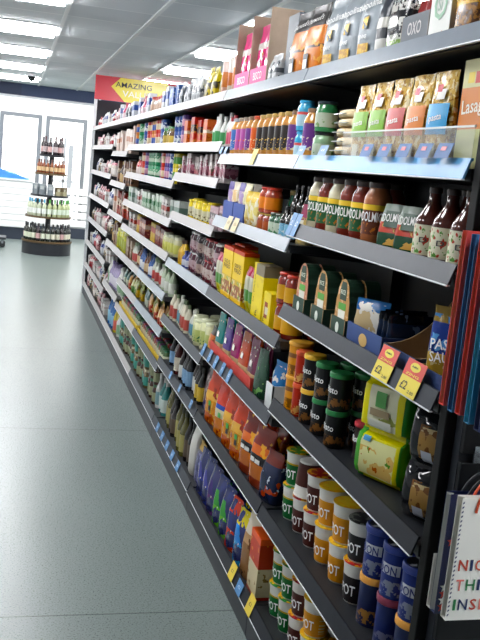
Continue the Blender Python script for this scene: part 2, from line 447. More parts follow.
# ------------------------------------------------------------------ products: one prototype of each kind
def bag_secs(w, d, h): return [(0, w*.95, d*.9), (h*.03, w, d), (h*.5, w, d*.96), (h*.72, w*.985, d*.68), (h*.87, w*.96, d*.2), (h*.91, w*.95, d*.09), (h, w*.96, d*.06)]
def flatpack_secs(w, d, h): return [(0, w*.99, .07*d), (h*.05, w*.99, .12*d), (.11*h, w, .8*d), (.25*h, w, d), (.75*h, w, d), (.89*h, w, .8*d), (.95*h, w*.99, .12*d), (h, w*.99, .07*d)]
def pillow_secs(w, d, h): return [(0, w*.95, .07*d), (h*.06, w*.96, .12*d), (.14*h, w*.97, .62*d), (.3*h, w*.99, .93*d), (.5*h, w, d), (.7*h, w*.99, .93*d), (.86*h, w*.97, .62*d), (.94*h, w*.96, .12*d), (h, w*.95, .07*d)]
def pouch_secs(w, d, h): return [(0, w*.97, d*.92), (h*.05, w, d), (h*.35, w*.99, d*.8), (h*.7, w*.90, d*.38), (h*.93, w*.78, d*.08), (h, w*.74, d*.05)]
def soft(name, look, cat, w, d, h, body, secs=bag_secs, labels=(), texts=(), crumple=.0045, seed=0, p=3.):
    s = secs(w, d, h)
    parts = [('wrapper', loft_mesh('wrapper', s, body, p, 28, crumple=crumple, seed=seed))]
    for k, (x0, x1, z0, z1, m) in enumerate(labels):
        parts.append(('label', patch_mesh('label', s, m, x0*w/2, x1*w/2, z0*h, z1*h, p, off=.0018+crumple*.7+.0004*k)))
    for (tx, m, cx, cz, tw, th, rot) in texts:
        parts.append(('lettering', text_mesh(tx, m, tw*w, th*h, soft_map(s, cx*w/2, cz*h, p, off=.0034+crumple*.7), rot=rot)))
    return Proto(name, look, cat, w, d, h, parts)
def jar(name, look, cat, d, h, cont, lid, lab=None, txt=None, neck=.8, lidh=.10, sh=.70, lz=(.16, .62), stripe=None, rough=.12, tcol='#ffffff', th=.14, pic=None, tz=None):
    r = d/2; zl = h*(1-lidh)
    prof = [(r*.93, 0), (r, h*.025), (r, h*sh), (r*.97, h*(sh+.05)), (r*neck, zl-h*.03), (r*neck, zl)]
    parts = [('glass_body', lathe_mesh('body', prof, mat(cont, rough, vary=.12, vscale=25, coat=.3), 24)),
             ('lid', lathe_mesh('lid', [(r*neck*1.05, zl+.0002), (r*neck*1.07, zl+.002), (r*neck*1.07, h-.003), (r*neck*.98, h)], mat(lid, .3), 24))]
    if lab:
        m = pack(h, [(1, lab)], blobs=[(pic, 55, .56, h*lz[0], h*(lz[0]+(lz[1]-lz[0])*.5))] if pic else [], rough=.4)
        parts.append(('label', lathe_mesh('label', [(r+.0006, h*lz[0]), (r+.0006, h*lz[1])], m, 24, caps=False)))
        if stripe:
            parts.append(('label_stripe', lathe_mesh('stripe', [(r+.0011, h*(lz[1]-.09)), (r+.0011, h*(lz[1]-.005))], mat(stripe, .4), 24, caps=False), 'label'))
    if txt:
        tw = r*1.75
        parts.append(('lettering', text_mesh(txt, mat(tcol, .5), tw, h*th, round_map(r+.0014, h*(tz if tz else (lz[0]+lz[1])/2+.03)))))
    return Proto(name, look, cat, d, d, h, parts)
def bottle(name, look, cat, d, h, cont, cap, lab=None, pic=None, txt=None, lz=(.1, .5), sh=.52, nk=.34, capz=.92, rough=.1, tcol='#333333', pic2=None):
    r = d/2
    prof = [(r*.92, 0), (r, h*.02), (r, h*sh), (r*.93, h*(sh+.07)), (r*.66, h*(sh+.17)), (r*nk*1.15, h*(sh+.27)), (r*nk, h*capz)]
    parts = [('glass_body', lathe_mesh('body', prof, mat(cont, rough, vary=.1, vscale=20, coat=.4), 22)),
             ('cap', lathe_mesh('cap', [(r*nk*1.15, h*capz+.0002), (r*nk*1.15, h-.002), (r*nk, h)], mat(cap, .35), 18))]
    if lab:
        bl = [(pic, 75, .57, h*lz[0]+.004, h*lz[1]-.004)] if pic else []
        if pic2: bl.append((pic2, 62, .6, h*lz[0]+.004, h*lz[1]-.004))
        parts.append(('label', lathe_mesh('label', [(r+.0006, h*lz[0]), (r+.0006, h*lz[1])], pack(h, [(1, lab)], blobs=bl, rough=.45), 22, caps=False)))
    if txt: parts.append(('lettering', text_mesh(txt, mat(tcol, .5), r*.5, h*.07, round_map(r+.0012, h*(lz[0]+lz[1])/2))))
    return Proto(name, look, cat, d, d, h, parts)
def pot(look, body, lid, txt='POT', band='#dcdad4', d=.100, h=.132, pic='#e8b24a', upper=None, tcol='#ffffff'):
    r1, r0 = d/2, d/2*.80
    f = lambda z: r0+(r1-r0)*z/h
    ub = h*.67
    parts = [('cup', lathe_mesh('cup', [(r0*.95, 0), (r0, .003), (r1*.985, h*.94), (r1*1.04, h*.945), (r1*1.04, h*.975)], mat(band, .4), 24)),
             ('sleeve', lathe_mesh('sleeve', [(f(.006)+.0008, .006), (f(ub)+.0010, ub)], pack(h, [(.62, body), (1, upper or body)], rough=.4, seed=len(look)), 24, caps=False)),
             ('foil_lid', lathe_mesh('foil', [(r1*1.05, h*.9752), (r1*1.05, h*.99), (r1*.9, h)], pack(h, [(1, lid)], blobs=[(pic, 38, .54, 0, 1)], rough=.3), 24))]
    vs = lambda x, z: ((f(z+h*.34)+.0022)*sin(x/r1), -(f(z+h*.34)+.0022)*cos(x/r1), z+h*.34)
    parts.append(('lettering', text_mesh(txt, mat(tcol, .5), d*.62, h*.26, vs)))
    lo, hi = h*.14, h*.56
    parts.append(('small_print', lathe_mesh('print', [(f(lo)+.0016, lo), (f(hi)+.0016, hi)], pack(h, [(.16, '#d9cfae'), (.19, body), (.23, '#d9cfae'), (.27, body), (.31, '#d9cfae'), (.36, body), (.40, '#d9cfae'), (.50, body), (.53, '#d9cfae'), (1, body)], rough=.45), 6, caps=False, a0=58, a1=88), 'sleeve'))
    return Proto('noodle_pot', look, 'noodle pot', d*1.05, d*1.05, h, parts)
def drum(name, look, cat, d, h, body, lid, txt=None, pic=None, tcol='#ffffff', lidz=.86, panel=None, tr=0., top=None):
    r = d/2; zl = h*lidz
    parts = [('tub', lathe_mesh('tub', [(r*.96, 0), (r*.98, .003), (r*.98, zl)], pack(h, [(1, body)], blobs=[(pic, 60, .5, h*.06, h*.34)] if pic else [], rough=.3, seed=3), 24)),
             ('lid', lathe_mesh('lid', [(r*1.02, zl+.0003), (r*1.06, zl+.002), (r*1.06, h-.004), (r*1.0, h)], mat(lid, .35), 24))]
    if panel: parts.append(('label', lathe_mesh('panel', [(r*.98+.0008, h*panel[1]), (r*.98+.0008, h*panel[2])], mat(panel[0], .45), 12, caps=False, a0=-38, a1=38)))
    if top: parts.append(('lid_print', lathe_mesh('print', [(r*.86, h+.0003), (r*.5, h+.0006), (.002, h+.0007)], pack(h*1.1, [(1, top)], blobs=[('#c9cdd2', 45, .56, 0, 1)], rough=.3), 24, caps=False), 'lid'))
    if txt: parts.append(('lettering', text_mesh(txt, mat(tcol, .5), d*.66, h*.17, round_map(r*.98+.0018, h*.55, -12), rot=tr)))
    return Proto(name, look, cat, d*1.06, d*1.06, h, parts)
def carton(name, look, cat, w, d, h, bands, patches=(), blobs=(), texts=(), side=None, seed=0):
    m = pack(h, bands, patches, blobs, rough=.42, seed=seed)
    bm = bmesh.new(); add_box(bm, -w/2, w/2, -d/2, d/2, 0, h, bev=.0015)
    parts = [('box_body', finish(bm, 'box', m))]
    for (tx, hexc, cx, cz, tw, th, rot) in texts:
        parts.append(('lettering', text_mesh(tx, mat(hexc, .5), tw*w, th*h, flat_map(-d/2-.0012, cx*w/2, cz*h), rot=rot)))
    return Proto(name, look, cat, w, d, h, parts)
def tray(name, look, cat, w, d, hf, hb, outer, inner, text=None, tcol='#ffffff', curved=True, logo=None):
    """open cardboard display tray: low front, sides sweeping up to a taller back"""
    t = .004
    mo, mi = mat(outer, .6, vary=.05, vscale=20), mat(inner, .75, vary=.06, vscale=25)
    def side(x0, x1, ma, mb):
        bm = bmesh.new()
        n = 8; prof = [(-d/2, 0), (d/2, 0), (d/2, hb)]
        prof += [(d/2-d*k/n, hf+(hb-hf)*(1 if curved == 'full' else (1-k/n)**(2.2 if curved else 1))) for k in range(1, n+1)]
        a = [bm.verts.new((x0, y, z)) for y, z in prof]; b = [bm.verts.new((x1, y, z)) for y, z in prof]
        f1 = bm.faces.new(a); f1.material_index = 0 if ma else 1
        f2 = bm.faces.new(b[::-1]); f2.material_index = 0 if mb else 1
        for i in range(len(a)):
            bm.faces.new([a[i], b[i], b[(i+1) % len(a)], a[(i+1) % len(a)]]).material_index = 1
        return finish(bm, 'side', [mo, mi])
    parts = [('front_panel', box_mesh('front', (-w/2+t, w/2-t, -d/2, -d/2+t, 0, hf), mo)),
             ('side_panel', side(-w/2, -w/2+t, True, False)), ('side_panel', side(w/2-t, w/2, False, curved != 'full')),
             ('back_panel', box_mesh('back', (-w/2+t, w/2-t, d/2-t, d/2, 0, hb), mi)),
             ('base_panel', box_mesh('base', (-w/2+t, w/2-t, -d/2+t, d/2-t, 0, t), mi))]
    if text: parts.append(('lettering', text_mesh(text, mat(tcol, .5), w*.5, min(.034, hf*.4), flat_map(-d/2-.0012, 0, hf*.5+(.012 if hf > .07 else 0)))))
    if logo:
        bm = bmesh.new(); a = [bm.verts.new((w*.12*cos(k*pi/8), -d/2-.001, hf*.5+hf*.28*sin(k*pi/8))) for k in range(16)]; bm.faces.new(a)
        parts.append(('logo', finish(bm, 'logo', mat(logo, .5))))
    return Proto(name, look, cat, w, d, hb, parts)
def arch_sleeve(look, face, sidec, w=.104, d=.05, h=.18):
    pts = [(-w*.40, 0), (w*.40, 0), (w/2, h*.30), (w*.47, h*.62)]
    pts += [(w*.40*cos(k*pi/10), h*.72+h*.28*sin(k*pi/10)) for k in range(0, 11)]
    pts += [(-w*.47, h*.62), (-w/2, h*.30)]
    fm = pack(h, [(1, face)], blobs=[('#f1c9a0', 60, .55, 0, h)], rough=.4)
    bm = bmesh.new(); prism_xz(bm, pts, -d/2, d/2, 1)
    bm.faces.ensure_lookup_table(); bm.faces[0].material_index = 0
    parts = [('sleeve', finish(bm, 'sleeve', [fm, mat(sidec, .5)]))]
    y = -d/2-.0012
    bm = bmesh.new(); prism_xz(bm, [(-w*.22, h*.63), (w*.22, h*.63), (w*.24, h*.80), (w*.15, h*.95), (-w*.15, h*.95), (-w*.24, h*.80)], y, y+.001)
    parts.append(('brand_panel', finish(bm, 'panel', mat('#1f3d2b', .5))))
    parts.append(('green_panel', box_mesh('panel', (-w*.26, w*.26, y, y+.001, h*.46, h*.58), mat('#56a43a', .5))))
    parts.append(('white_panel', box_mesh('panel', (-w*.24, w*.24, y, y+.001, h*.16, h*.45), mat('#e7e6da', .5))))
    parts.append(('lettering', text_mesh('RICE', mat('#dfe8d8', .5), w*.34, h*.08, flat_map(y-.0008, 0, h*.77))))
    return Proto('rice_sleeve', look, 'rice pack', w, d, h, parts)
def wrap_pack(look, seed):
    secs = [(0, .24, .24), (.004, .272, .272), (.016, .278, .278), (.025, .272, .272), (.029, .245, .245)]
    return Proto('tortilla_pack', look, 'tortilla wraps', .28, .28, .029,
                 [('wraps', loft_mesh('wraps', secs, pack(.029, [(1, '#f0dcb2')], blobs=[('#d8b985', 18, .6, 0, 1)], rough=.35, seed=seed), 2.3, 28)),
                  ('film_seal', box_mesh('seal', (-.05, .05, -.150, -.1402, .011, .014), mat('#aeb6b4', .15)))])
def tin(name, look, cat, d, h, bands, blobs=(), seed=0, rim='#c9ccd0'):
    r = d/2
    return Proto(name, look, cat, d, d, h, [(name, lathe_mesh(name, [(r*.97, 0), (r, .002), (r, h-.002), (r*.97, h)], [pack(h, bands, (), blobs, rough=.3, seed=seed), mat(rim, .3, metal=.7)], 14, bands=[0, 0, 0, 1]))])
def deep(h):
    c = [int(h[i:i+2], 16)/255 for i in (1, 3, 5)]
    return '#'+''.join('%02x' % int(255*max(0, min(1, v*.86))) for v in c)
def mini(name, look, cat, d, h, cont, lab, cap, kind='jar'):
    """jar or bottle seen from far off: one mesh, its colours as materials"""
    r = d/2
    if kind == 'jar':
        prof = [(r*.95, 0), (r, h*.14), (r, h*.60), (r*.98, h*.72), (r*.82, h*.85), (r*.86, h*.852), (r*.86, h*.98), (r*.8, h)]; bands = [0, 1, 0, 0, 2, 2, 2, 2]
    else:
        prof = [(r*.95, 0), (r, h*.10), (r, h*.48), (r*.95, h*.58), (r*.42, h*.78), (r*.36, h*.86), (r*.42, h*.862), (r*.40, h)]; bands = [0, 1, 0, 0, 0, 2, 2, 2]
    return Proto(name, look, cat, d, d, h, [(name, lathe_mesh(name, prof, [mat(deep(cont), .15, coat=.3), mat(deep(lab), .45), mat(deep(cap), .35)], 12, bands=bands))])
def minibox(name, look, cat, w, d, h, bands, blob=None, patch=None, seed=0):
    bl = [(blob, 40, .55, h*.1, h*.8)] if blob else []
    pa = [(-w*.33, w*.33, h*.5, h*.8, patch)] if patch else []
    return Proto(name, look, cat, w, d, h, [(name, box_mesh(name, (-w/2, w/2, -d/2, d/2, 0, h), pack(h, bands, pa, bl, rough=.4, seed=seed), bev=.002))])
def minibag(name, look, cat, w, d, h, bands, blob=None, seed=0, secs=bag_secs):
    bl = [(blob, 36, .54, h*.08, h*.75)] if blob else []
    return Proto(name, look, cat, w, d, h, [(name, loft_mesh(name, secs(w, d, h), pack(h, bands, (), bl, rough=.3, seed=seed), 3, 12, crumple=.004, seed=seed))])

XS = 1.006                                    # where the front row stands, just behind the rails
def row(bay, i, items, turn=0., dx=0.):
    """items [(proto, y[, options])] on shelf i of a bay"""
    for it in items:
        p, y = it[0], it[1]; o = it[2] if len(it) > 2 else {}
        for k in range(o.get('deep', 1)):
            lk = p.look if k == 0 else 'rear '+p.look
            for n in range(o.get('high', 1)):
                l2 = lk if o.get('high', 1) == 1 else ('lower ' if n == 0 else 'upper ' if n == 1 else 'topmost ')+lk
                l2 = o.get('look', l2)
                place(p, bay, i, XS+p.d/2+o.get('dx', dx)+k*(p.d+.006), y, top_of(bay, i)+.0004+o.get('z', 0)+n*(p.h+.0006), o.get('turn', turn), l2)
def fill(bay, i, y0, y1, protos, gap=.006, **o):
    y = y0; k = 0
    while True:
        p = protos[k % len(protos)]
        if y+p.w > y1: return
        row(bay, i, [(p, y+p.w/2, o)]); y += p.w+gap; k += 1
# ================================================================== first bay (beside the gift bags)
W_, K_ = '#f2f2ee', '#17181b'
wtext, ktext, ytext = mat('#f4f4f2', .5), mat('#15161a', .5), mat('#f0c93a', .5)
# --- top shelf
napol = soft('pasta_bag', 'silver grey pasta bag', 'pasta', .15, .075, .245, mat('#8f989f', .3, vary=.15, vscale=18), texts=[('Napolina', wtext, 0, .70, .8, .13, .12), ('PENNE', wtext, -.1, .32, .34, .05, 0)],
             labels=[(-.42, .42, .06, .24, pack(.245, [(1, '#d9b24e')], blobs=[('#b98b2c', 90, .5, 0, 1)], rough=.4)), (-.2, .2, .42, .58, pack(.245, [(1, '#6d777f')], blobs=[('#e0bb55', 60, .5, 0, 1)]))], seed=1)
noodle = soft('noodle_bag', 'orange and black noodle bag', 'noodles', .165, .07, .255, pack(.255, [(.40, '#d9812f'), (.44, '#2b2019'), (.70, '#e58a3a'), (1, '#1c1a1a')], blobs=[('#eeb261', 30, .58, 0, .16)], rough=.3), texts=[("Sharwood's", wtext, 0, .80, .72, .09, .1)],
              labels=[(-.62, -.02, .10, .33, mat('#1b1b1d', .4)), (-.55, -.09, .12, .25, mat('#e4e2dc', .5))], seed=2)
nuts = soft('snack_bag', 'brown snack bag with yellow band', 'snack', .12, .07, .19, pack(.19, [(.42, '#5a3a22'), (.60, '#e0b23a'), (1, '#7c2b1f')], blobs=[('#a9783f', 60, .5, 0, .08)], rough=.25), seed=3)
card = carton('illustrated_carton', 'white carton with green drawn circle', 'carton', .115, .05, .19, [(1, '#e9ebe6')], texts=[('O', '#8db99a', 0, .52, .62, .40, 0), ('Si', '#9cb8a4', -.05, .52, .22, .16, 0)], blobs=[('#d6846a', 30, .66, .03, .06)])
oxo = tray('display_tray', 'low grey display tray with crest lettering', 'display tray', .168, .12, .096, .105, '#5d646c', '#8a8078', text='OXO', tcol='#c9c6c6', curved=False)
chili = soft('spice_packet', 'red spice packet standing in grey tray', 'spice packet', .045, .02, .14, pack(.14, [(.5, '#c2402c'), (.7, '#e9e2d6'), (1, '#8e1f1c')], rough=.3), pillow_secs, seed=4)
greenp = soft('green_packet', 'tall green packet with white corner', 'packet', .10, .05, .19, pack(.19, [(.25, '#cfd8c6'), (1, '#4f9a3a')], blobs=[('#e6e9df', 20, .58, 0, .2)], rough=.3), seed=5)
cheq = soft('chequered_bag', 'clear bag with black and white chequers', 'snack', .12, .06, .2, pack(.2, [(.22, '#8fae6a'), (.30, '#d9dcd2'), (.40, '#24262b'), (.52, '#e2e2dd'), (.62, '#2b2c31'), (.75, '#dddcd6'), (1, '#c3c9c6')], blobs=[('#22242a', 75, .56, .05, .18), ('#f1f1ec', 90, .6, .0, .2)], rough=.15), seed=6)
darkb = soft('dark_packet', 'narrow dark packet with white panel', 'packet', .07, .05, .2, pack(.2, [(.3, '#cfcfca'), (.45, '#20242c'), (.6, '#dcdad2'), (1, '#2b323c')], rough=.3), seed=7)
row(0, 0, [(nuts, 1.876), (nuts, 1.997), (card, 2.116, dict(dx=.0)), (oxo, 2.26), (greenp, 2.352, dict(turn=5, dx=.125)), (cheq, 2.405, dict(turn=5, dx=.0)), (darkb, 2.508, dict(turn=6)),
           (napol, 2.622, dict(turn=8)), (napol, 2.783, dict(turn=8)), (napol, 2.944, dict(turn=8))])
for k, y in enumerate((2.195, 2.245, 2.295)): place(chili, 0, 0, XS+.045, y+.02, top_of(0, 0)+.0048, 0)
row(0, 0, [(greenp, 2.22, dict(dx=.13, look='rear green packet behind grey tray'))])
# --- second shelf: lasagne, pasta, wraps
lasag = carton('lasagne_box', 'cream lasagne box with orange band', 'pasta box', .17, .06, .255, [(.36, '#d3d6a0'), (.74, '#dd8a4b'), (1, '#dfdba6')], texts=[('Lasagne', '#f4efe2', 0, .56, .84, .17, .06)], patches=[(-.06, -.03, .2, .225, '#e8cf2e'), (-.025, .02, .198, .225, '#c5342f')])
film = soft('film_packet', 'clear film packet beside the lasagne box', 'packet', .035, .05, .22, mat('#c6cdbf', .08, vary=.25, vscale=40), seed=9)
def pasta(look, lab, seed, lab2=None):
    pm = pack(.24, [(1, '#d9b468')], blobs=[('#a2752f', 80, .56, 0, .24), ('#f2e2b4', 60, .56, 0, .24)], rough=.18, seed=seed)
    return soft('pasta_bag', look, 'pasta', .108, .036, .237, pm, labels=[(-.86, .86, .34, .66, mat(lab, .3, vary=.1, vscale=30)), (-.25, .42, .70, .81, mat('#e9e7de', .4)), (-.38, .05, .78, .86, mat('#c8343a', .4)), (-.34, .3, .09, .25, mat('#cbc8b0', .3))],
                texts=[('pasta', mat('#f3f1ea', .5), 0, .5, .5, .08, .12)], seed=seed)
pb, po, pr, pg = pasta('blue label pasta bag', '#2f9fd6', 11), pasta('orange label pasta bag', '#e08330', 12), pasta('coral label pasta bag', '#cf5f5c', 13), pasta('green label pasta bag', '#86b83e', 14)
row(0, 1, [(lasag, 1.90, dict(dx=.02)), (film, 2.006, dict(dx=.06)), (pb, 2.062, dict(turn=6)), (po, 2.191, dict(turn=6)), (pr, 2.32, dict(turn=6)), (pg, 2.449, dict(turn=6)), (pg, 2.578, dict(turn=6))])
for k in range(6): place(wrap_pack('flat pack of beige tortilla wraps', k), 0, 1, 1.168, 2.793+[0, .004, -.004, .002, -.006, .003][k], top_of(0, 1)+.0005+k*.0296, [0, 3, -3, 2, 4, -2][k], ORD[k+1]+' tortilla pack from stack bottom')
teal = jar('sauce_jar', 'sky blue jar with blue lid', 'sauce jar', .068, .112, '#39a7d4', '#2fa5d8', '#bfe0ee', stripe='#d54a4a', sh=.74)
dips = jar('dip_jar', 'green dip jar with pale label', 'sauce jar', .078, .105, '#2f7d4a', '#23303a', '#c9d3c0', pic='#7fa36b', sh=.74, neck=.86)
dips2 = jar('dip_jar', 'pale green dip jar with black lid', 'sauce jar', .078, .105, '#8fb58f', '#1d2328', '#cddcc6', pic='#6f9c6b', sh=.74, neck=.86)
row(0, 1, [(dips2, 2.99, dict(dx=.0))]); place(dips, 0, 1, XS+.039, 2.99, top_of(0, 1)+.106, 40, 'green dip jar on pale green jar')
# --- third shelf: pouches and jars
brown = bottle('sauce_bottle', 'brown bottle with chilli label', 'sauce bottle', .086, .192, '#4a1f18', '#2a1a18', '#e9e7cf', pic='#b5402f', txt='D', pic2='#5f9a45', lz=(.10, .50))
pouchd = soft('sauce_pouch', 'green pouch with white lettering panel', 'sauce pouch', .105, .05, .135, pack(.135, [(.40, '#1f4a31'), (.62, '#c9574a'), (.7, '#c9cfc4'), (1, '#9aa69c')], blobs=[('#e0b56c', 32, .56, .02, .08)], rough=.25), pouch_secs,
              labels=[(-.5, .5, .52, .86, mat('#2f4f3d', .3))], texts=[('DOLMIO', wtext, 0, .72, .62, .17, .05)], seed=15, p=2.4)
def dol(look, cont, lab='#2a5f38'):
    return jar('pasta_sauce_jar', look, 'sauce jar', .084, .192, cont, '#3a2b28', lab, 'DOLMIO', stripe='#e9c21f', neck=.72, lidh=.09, sh=.72, lz=(.20, .66), th=.15, pic='#c0763a', tz=.47)
dr, dc, dt = dol('red pasta sauce jar', '#7a2c20'), dol('cream pasta sauce jar', '#d7cfae'), dol('tan pasta sauce jar', '#a8653d', '#6b3b28')
burg = jar('sauce_jar', 'burgundy jar with barcode label', 'sauce jar', .08, .165, '#6e2428', '#4b2022', '#b9473c', neck=.78)
row(0, 2, [(brown, 1.90, dict(turn=40)), (brown, 1.997, dict(turn=40, deep=2)), (brown, 2.094, dict(turn=40, deep=2)), (pouchd, 2.202, dict(turn=30, dx=.016)), (pouchd, 2.318, dict(turn=30, dx=.016)),
           (dt, 2.455, dict(turn=45)), (dr, 2.555, dict(turn=45, deep=2)), (dr, 2.66, dict(turn=45, deep=2)), (dc, 2.765, dict(turn=45, deep=2)), (dr, 2.868, dict(turn=45, deep=2)), (dc, 2.962, dict(turn=45)), (burg, 3.016, dict(turn=45, dx=.09))])
# --- fourth shelf: rice sleeves, trays of packets
psauce = soft('sauce_pouch', 'blue and gold pouch lettered PASTA SAUCE', 'sauce pouch', .12, .05, .20, pack(.2, [(.42, '#b99a4f'), (.8, '#233a86'), (1, '#a58b4d')], blobs=[('#6aa6e0', 26, .56, .08, .18), ('#e7d9a6', 40, .58, 0, .09)], rough=.15), texts=[('PASTA', wtext, .0, .55, .78, .13, .08), ('SAUCE', wtext, .05, .39, .78, .13, .08)], seed=16)
btray = tray('display_tray', 'blue card tray standing empty, brown inside', 'display tray', .20, .2, .058, .20, '#243a6b', '#a08563')
btray2 = tray('display_tray', 'small blue card tray under gold pouch', 'display tray', .155, .2, .05, .06, '#243a6b', '#a08563')
dtray = tray('display_tray', 'blue card tray holding dark packets', 'display tray', .26, .2, .068, .072, '#24427c', '#2b3c5c', logo='#c9a45e')
dark = soft('sauce_packet', 'dark glossy packet in blue tray', 'sauce packet', .135, .024, .125, pack(.125, [(.35, '#3b2422'), (.8, '#1d2b45'), (1, '#12161f')], blobs=[('#6b7f9c', 24, .64, 0, .14)], rough=.12), pillow_secs, seed=17)
pancake = soft('sauce_packet', 'blue packet with cream print', 'sauce packet', .12, .03, .14, pack(.14, [(.3, '#7a3a22'), (.75, '#d9c39a'), (1, '#2f6aa8')], blobs=[('#f2efe6', 24, .55, .03, .13)], rough=.2), pillow_secs, seed=18)
row(0, 3, [(btray, 2.10), (btray2, 1.915), (dtray, 2.345)])
zt_ = top_of(0, 3)+.0046
place(psauce, 0, 3, 1.065, 1.93, zt_, 35)
place(pancake, 0, 3, 1.058, 2.412, zt_, 35)
for k in range(4): place(dark, 0, 3, 1.10+(.03 if k > 2 else 0), 2.243+k*.033, zt_+.001, 84)
sl = [arch_sleeve('orange faced rice sleeve', '#c99a62', '#1d3a2a'), arch_sleeve('pink faced rice sleeve', '#d08a72', '#1d3a2a')]
gtray = tray('shelf_tray', 'small dark green tray with white oval', 'display tray', .125, .135, .062, .068, '#1f3f30', '#b08a5c', logo='#dfe6dc', curved=False)
for y, p in ((2.56, sl[0]), (2.76, sl[0]), (2.96, sl[1])):
    row(0, 3, [(gtray, y)])
    place(p, 0, 3, XS+.034, y, top_of(0, 3)+.0046, 3)
    place(p, 0, 3, XS+.09, y-.004, top_of(0, 3)+.0046, 3, 'rear '+p.look)
# --- fifth shelf: gravy drums, noodle packets
bis = lambda look, lid: drum('gravy_drum', look, 'gravy drum', .074, .122, '#17171a', lid, 'Bisto', '#8a5f3a', tr=-.06)
bg_, by_ = bis('black drum with green lid', '#1f7a3f'), bis('black drum with yellow lid', '#e9b42a')
yt = drum('custard_drum', 'yellow drum with yellow lid', 'custard drum', .088, .125, '#dd9a2c', '#e5a830', pic='#8a5a20', lidz=.9, panel=('#7a4a1c', .55, .68))
rt = drum('stuffing_drum', 'slim red drum with orange lid', 'stuffing drum', .062, .118, '#b5382a', '#e2572a', pic='#e0b070')
rt2 = drum('stuffing_drum', 'slim dark drum with red lid', 'stuffing drum', .062, .118, '#2a1a1c', '#b22a35', 'Bisto')
row(0, 4, [(rt2, 2.45, dict(dx=.055, turn=32)), (bg_, 2.565, dict(turn=32, high=2, deep=2)), (bg_, 2.70, dict(turn=32, high=2, deep=2)), (by_, 2.825, dict(turn=32, high=2)), (rt, 2.915, dict(turn=32, high=2)), (yt, 3.005, dict(turn=32, high=2))])
nd = soft('noodle_packet', 'yellow noodle packet with bowl picture', 'noodles', .17, .062, .145, pack(.145, [(.12, '#efe63a'), (.84, '#f0efb4'), (1, '#ece334')], patches=[(-.09, -.062, 0, .2, '#5aa84a'), (.066, .078, 0, .2, '#f0e83a'), (.078, .09, 0, .2, '#4c9a3c')], blobs=[('#e3c07a', 22, .5, .02, .1), ('#b5612f', 45, .62, .02, .1), ('#5f9a3c', 40, .64, .02, .1)], rough=.18), flatpack_secs,
          labels=[(-.62, -.3, .8, .9, mat('#3a8fbf', .4))], seed=20, p=7, crumple=.005)
nd2 = soft('noodle_packet', 'yellow noodle packet with pale panel', 'noodles', .17, .062, .15, pack(.15, [(.08, '#efe63a'), (.9, '#eceacb'), (1, '#efe63a')], patches=[(-.09, -.055, 0, .2, '#efe63a'), (.05, .072, 0, .2, '#e9e04a'), (.072, .09, 0, .2, '#2f7a2f')], blobs=[('#a8b06a', 20, .62, .02, .12)], rough=.18), flatpack_secs,
           labels=[(-.3, .15, .52, .82, mat('#4f9a4a', .4)), (-.5, .35, .34, .48, mat('#8a7a5a', .4)), (-.5, .45, .1, .28, mat('#cfcfc4', .4))], seed=21, p=7, crumple=.005)
row(0, 4, [(nd, 2.245, dict(turn=25, dx=.032)), (nd2, 2.075, dict(turn=10, dx=.12))])
place(nd2, 0, 4, XS+.062, 2.235, top_of(0, 4)+.147, 25, 'upper pale panel noodle packet'); place(nd, 0, 4, XS+.155, 2.07, top_of(0, 4)+.152, 10, 'upper rear yellow noodle packet')
snk = soft('noodle_nest_bag', 'black glossy bag with clear window', 'noodles', .125, .07, .148, pack(.148, [(.12, '#121316'), (.62, '#a98552'), (.7, '#c9b48a'), (1, '#131418')], patches=[(-.07, -.025, 0, .2, '#15161a'), (.03, .07, 0, .2, '#15161a')], blobs=[('#6f4a2a', 50, .55, .02, .11)], rough=.08), pillow_secs,
           labels=[(-.2, .3, .08, .3, mat('#c9ccd6', .3))], seed=22)
row(0, 4, [(snk, 1.965, dict(turn=30, dx=.026)), (snk, 1.88, dict(turn=15, dx=.125))])
place(snk, 0, 4, XS+.062, 1.96, top_of(0, 4)+.149, 30, 'upper black bag with clear window')
# --- sixth shelf: noodle pots and blue drums
P = dict(y=pot('yellow noodle pot', '#dd9a22', '#e6c65a', upper='#e0a22c'), b=pot('brown noodle pot', '#4a201a', '#a02630'), g=pot('green noodle pot', '#1f6a34', '#2f7d3a', upper='#d0ae3c'), k=pot('black noodle pot', '#1a171a', '#232326', pic='#8a8f86'),
         r=pot('dark noodle pot with red lid', '#1d1518', '#c02533'))
F6 = .03
pts = dict(g=2.985, b1=2.865, b2=2.742, y1=2.618, y2=2.48, r=2.345)
row(0, 5, [(P['g'], pts['g'], dict(turn=22, dx=F6)), (P['b'], pts['b1'], dict(turn=22, dx=F6)), (P['b'], pts['b2'], dict(turn=22, dx=F6)), (P['y'], pts['y1'], dict(turn=22, high=2, dx=F6)), (P['y'], pts['y2'], dict(turn=22, high=2, dx=F6)), (P['r'], pts['r'], dict(turn=22, dx=F6))])
zt_ = top_of(0, 5)+.0004; PX = XS+F6+.0525
place(P['g'], 0, 5, PX, pts['g'], zt_+.133, 22, 'upper green noodle pot'); place(P['b'], 0, 5, PX, pts['b2'], zt_+.133, 22, 'upper brown noodle pot')
